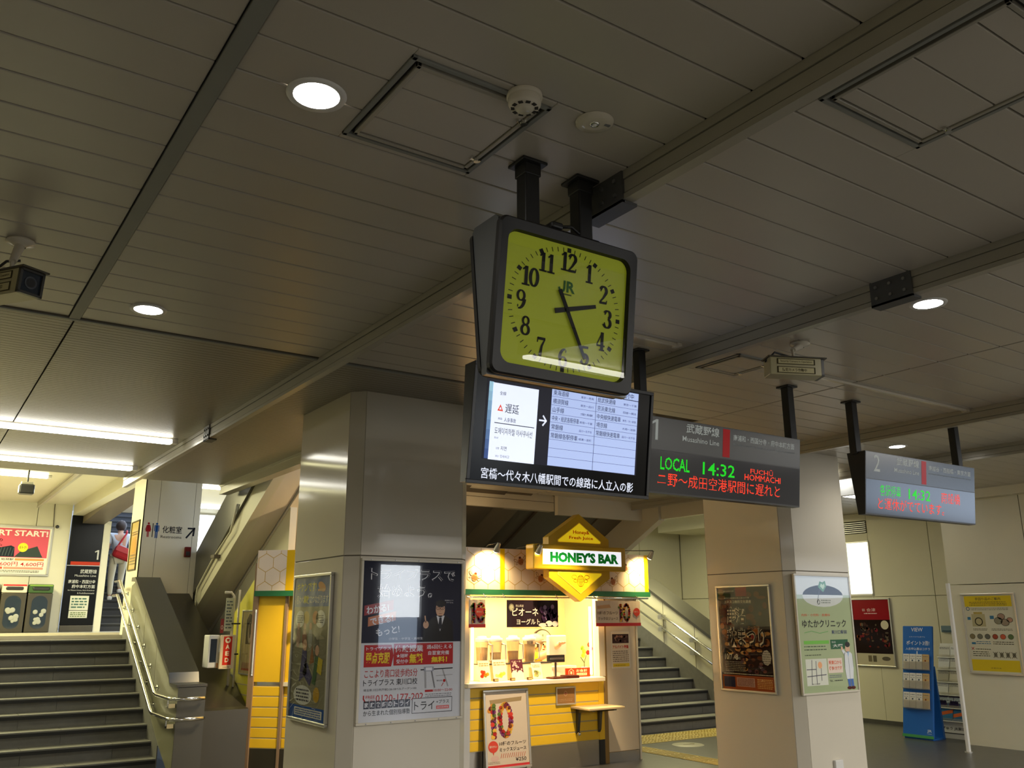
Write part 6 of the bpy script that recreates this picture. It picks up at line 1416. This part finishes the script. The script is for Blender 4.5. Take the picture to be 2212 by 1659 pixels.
def person(label, loc, face, J, shirt, trou, hairm, feet=True, sleeves='short', scale=1.0, skinm=None):
    """J: joint positions, local frame facing +y; face: heading"""
    t = thing('person', label, 'person', loc); skinm = skinm or M_skin
    P = {k: v_ for k, v_ in J.items()}
    names = list(P); idx = {n_: i for i, n_ in enumerate(names)}
    vs = rotz([tuple(c*scale for c in P[n_]) for n_ in names], face)
    rad = dict(pelvis=(.13, .10), belly=(.13, .10), chest=(.155, .105), neck=(.052, .055), head0=(.065, .075), head1=(.078, .095), head2=(.055, .065),
               sl=.062, el=.042, wl=.030, hl=.034, sr=.062, er=.042, wr=.030, hr=.034, pl=.088, kl=.058, al=.038, fl=.034, pr=.088, kr=.058, ar=.038, fr=.034)
    E_ = [('pelvis', 'belly'), ('belly', 'chest'), ('chest', 'neck'), ('neck', 'head0'), ('head0', 'head1'), ('head1', 'head2'), ('chest', 'sl'), ('sl', 'el'), ('el', 'wl'), ('wl', 'hl'), ('chest', 'sr'), ('sr', 'er'), ('er', 'wr'), ('wr', 'hr'),
          ('pelvis', 'pl'), ('pl', 'kl'), ('kl', 'al'), ('al', 'fl'), ('pelvis', 'pr'), ('pr', 'kr'), ('kr', 'ar'), ('ar', 'fr')]
    E_ = [(a, b_) for a, b_ in E_ if a in idx and b_ in idx]
    sc_ = lambda r: tuple(q*scale for q in r) if isinstance(r, tuple) else r*scale
    skin_mesh('body', vs, [(idx[a], idx[b_]) for a, b_ in E_], [sc_(rad[n_]) for n_ in names], skinm, t, loc)
    def sub(nm, keep, grow, m, cut=None):
        ks = [k for k in names if k in keep]; ii = {k: i for i, k in enumerate(ks)}; v2 = [vs[idx[k]] for k in ks]
        e2 = [(ii[a], ii[b_]) for a, b_ in E_ if a in ii and b_ in ii]; r2_ = []
        for k in ks:
            r = rad[k]; r = tuple(q*scale+grow for q in r) if isinstance(r, tuple) else r*scale+grow; r2_.append(r)
        if cut:
            for a, b_, f_ in cut:
                pa, pb = Vector(vs[idx[a]]), Vector(vs[idx[b_]]); v2.append(tuple(pa.lerp(pb, f_))); e2.append((ii[a], len(v2)-1)); ra_ = rad[b_]; r2_.append((ra_ if not isinstance(ra_, tuple) else ra_[0])*scale+grow*1.3)
        skin_mesh(nm, v2, e2, r2_, m, t, loc)
    cuts = [('sl', 'el', .75), ('sr', 'er', .75)] if sleeves == 'short' else None
    sub('shirt', ('pelvis', 'belly', 'chest', 'sl', 'sr')+(() if sleeves == 'short' else ('el', 'er')), .014, shirt, cuts)
    if 'kl' in idx: sub('trousers', ('pelvis', 'pl', 'kl', 'al', 'pr', 'kr', 'ar'), .014, trou)
    # fingers on each hand
    for s_ in ('l', 'r'):
        if 'h'+s_ not in idx: continue
        h = Vector(vs[idx['h'+s_]]); w_ = Vector(vs[idx['w'+s_]]); d = (h-w_).normalized(); sd = d.cross(Vector((0, 0, 1))); sd = sd.normalized() if sd.length > .1 else Vector((1, 0, 0)); up = sd.cross(d)
        fv, fe, fr = [tuple(h-d*.03*scale)], [], [.016*scale]
        for k, ln in enumerate((.062, .072, .068, .054)):
            b0 = h+sd*((k-1.5)*.019*scale); i0 = len(fv); fv += [tuple(b0), tuple(b0+d*ln*.55*scale-up*.006*scale), tuple(b0+d*ln*scale*.9-up*.028*scale)]; fe += [(0, i0), (i0, i0+1), (i0+1, i0+2)]; fr += [.0095*scale, .0085*scale, .007*scale]
        i0 = len(fv); fv += [tuple(h-d*.02*scale-sd*.036*scale), tuple(h+d*.02*scale-sd*.052*scale-up*.012*scale)]; fe += [(0, i0), (i0, i0+1)]; fr += [.011*scale, .009*scale]
        skin_mesh('hand', fv, fe, fr, skinm, t, loc, sub=1)
    if feet:
        for s_ in ('l', 'r'):
            a_ = Vector(vs[idx['a'+s_]]); f_ = Vector(vs[idx['f'+s_]])
            b = MB(); d = (f_-a_); d.z = 0; d.normalize(); c_ = (a_+f_)/2; M = Matrix.Translation(Vector(loc)+Vector((c_.x, c_.y, min(a_.z, f_.z)-.02*scale))) @ d.to_track_quat('Y', 'Z').to_matrix().to_4x4()
            b.cbox(-.05*scale, -.13*scale, -.035*scale, .05*scale, .14*scale, .05*scale, .03*scale, ink(220, 216, 205, .5), M); b.build('shoe', None, t)
    hd = Vector(vs[idx['head1']])
    return t, hd, vs, idx
loc = (3.80, 20.62, 1.3+.155*4)
J = dict(pelvis=(0, 0, .90), belly=(0, .02, 1.06), chest=(0, .05, 1.26), neck=(0, .07, 1.40), head0=(0, .09, 1.46), head1=(0, .10, 1.54), head2=(0, .10, 1.62),
         sl=(-.19, .05, 1.35), el=(-.24, .02, 1.08), wl=(-.25, .10, .86), hl=(-.25, .13, .79), sr=(.18, .05, 1.34), er=(.24, .0, 1.08), wr=(.22, .12, .90), hr=(.21, .16, .84),
         pl=(-.10, 0, .86), kl=(-.11, .02, .46), al=(-.11, -.03, .09), fl=(-.11, .10, .05), pr=(.10, 0, .86), kr=(.12, .20, .56), ar=(.12, .24, .245), fr=(.12, .36, .205))
for k in J: J[k] = tuple(J[k])
t, hd, vs_, ix_ = person('person in a pale grey shirt with a red shoulder bag climbing the platform stairs', loc, 0.0, J, ink(190, 196, 206, .7), ink(205, 196, 170, .8), M_hair, scale=1.0)
b = MB().ball(Vector(loc)+hd+Vector((0, -.022, .025)), .118, M_hair, (.95, 1.0, 1.05)); b.build('hair', None, t)
for sx in (-1, 1): MB().ball(Vector(loc)+hd+Vector((sx*.085, .0, -.02)), .022, M_skin, (.5, .8, 1.2)).build('ear', None, t)
bagm = ink(176, 40, 46, .6); M = Matrix.Translation(Vector(loc)+Vector((.06, -.17, .96))) @ Matrix.Rotation(.35, 4, 'Y')
MB().cbox(-.21, -.07, -.13, .21, .07, .12, .05, bagm, M).build('shoulder_bag', None, t); MB().cbox(-.20, -.085, .0, .20, -.06, .12, .01, ink(206, 84, 88, .6), M).build('bag_flap', None, t)
MB().tube([Vector(loc)+Vector(q_) for q_ in ((-.12, -.14, 1.02), (-.02, -.13, 1.20), (.10, -.08, 1.40), (.12, .05, 1.46), (.10, .16, 1.36))], .018, 6, bagm).build('bag_strap', None, t)

loc = (6.20, 8.86, 0)
J = dict(pelvis=(0, 0, .72), belly=(0, .02, .86), chest=(.01, .06, 1.03), neck=(.02, .09, 1.15), head0=(.03, .11, 1.20), head1=(.035, .12, 1.265), head2=(.035, .12, 1.33),
         sl=(-.16, .06, 1.08), el=(-.20, .22, .98), wl=(-.06, .36, .96), hl=(-.0, .38, .965), sr=(.15, .07, 1.09), er=(.27, .23, 1.15), wr=(.38, .38, 1.26), hr=(.42, .41, 1.29),
         pl=(-.09, 0, .70), kl=(-.09, .02, .40), al=(-.09, -.03, .09), fl=(-.09, .08, .05), pr=(.09, 0, .70), kr=(.09, .02, .40), ar=(.09, -.03, .09), fr=(.09, .08, .05))
# heading: turned half right towards the register (facing -y with a turn to +x)
t, hd, vs_, ix_ = person('worker in a grey cap and yellow shirt reaching across behind the blenders', loc, -2.2, J, ink(240, 196, 30, .6), ink(40, 36, 40, .7), M_hair, skinm=mat('worker_skin', (.66, .42, .27), .5), scale=.98)
Hc = Vector(loc)+hd; fw = Vector((-math.sin(-2.2), math.cos(-2.2), 0)); sd = fw.cross(Vector((0, 0, 1)))
MB().ball(Hc-fw*.025+Vector((0, 0, .02)), .100, M_hair, (1, 1, 1.0)).build('hair', None, t)
capm = ink(150, 140, 130, .6)
MB().ball(Hc+Vector((0, 0, .045))-fw*.008, .108, capm, (1, 1, .72)).build('cap', None, t)
Mc = Matrix(((sd.x, fw.x, 0, Hc.x), (sd.y, fw.y, 0, Hc.y), (0, 0, 1, Hc.z+.035), (0, 0, 0, 1)))
MB().cbox(-.07, .06, -.008, .07, .18, .008, .007, capm, Mc).build('cap_peak', None, t)
fb = MB()
for sx in (-1, 1): fb.ball(Hc+fw*.088+sd*(sx*.03)+Vector((0, 0, -.005)), .011, M_black)
fb.build('eyes', None, t); MB().ball(Hc+fw*.104+Vector((0, 0, -.03)), .014, M_skin, (1, 1, 1.4)).build('nose', None, t); MB().ball(Hc+fw*.092+Vector((0, 0, -.06)), .02, ink(170, 80, 66, .5), (1, .6, .35)).build('mouth', None, t)
for sx in (-1, 1): MB().ball(Hc+sd*(sx*.085)+Vector((0, 0, -.02)), .022, M_skin, (.6, .8, 1.2)).build('ear', None, t)
MB().cbox(-.10, -.13, .86, .10, -.11, 1.14, .02, ink(40, 20, 20, .6), Matrix.Translation(loc) @ Matrix.Rotation(-2.2, 4, 'Z')).build('apron_back', None, t)
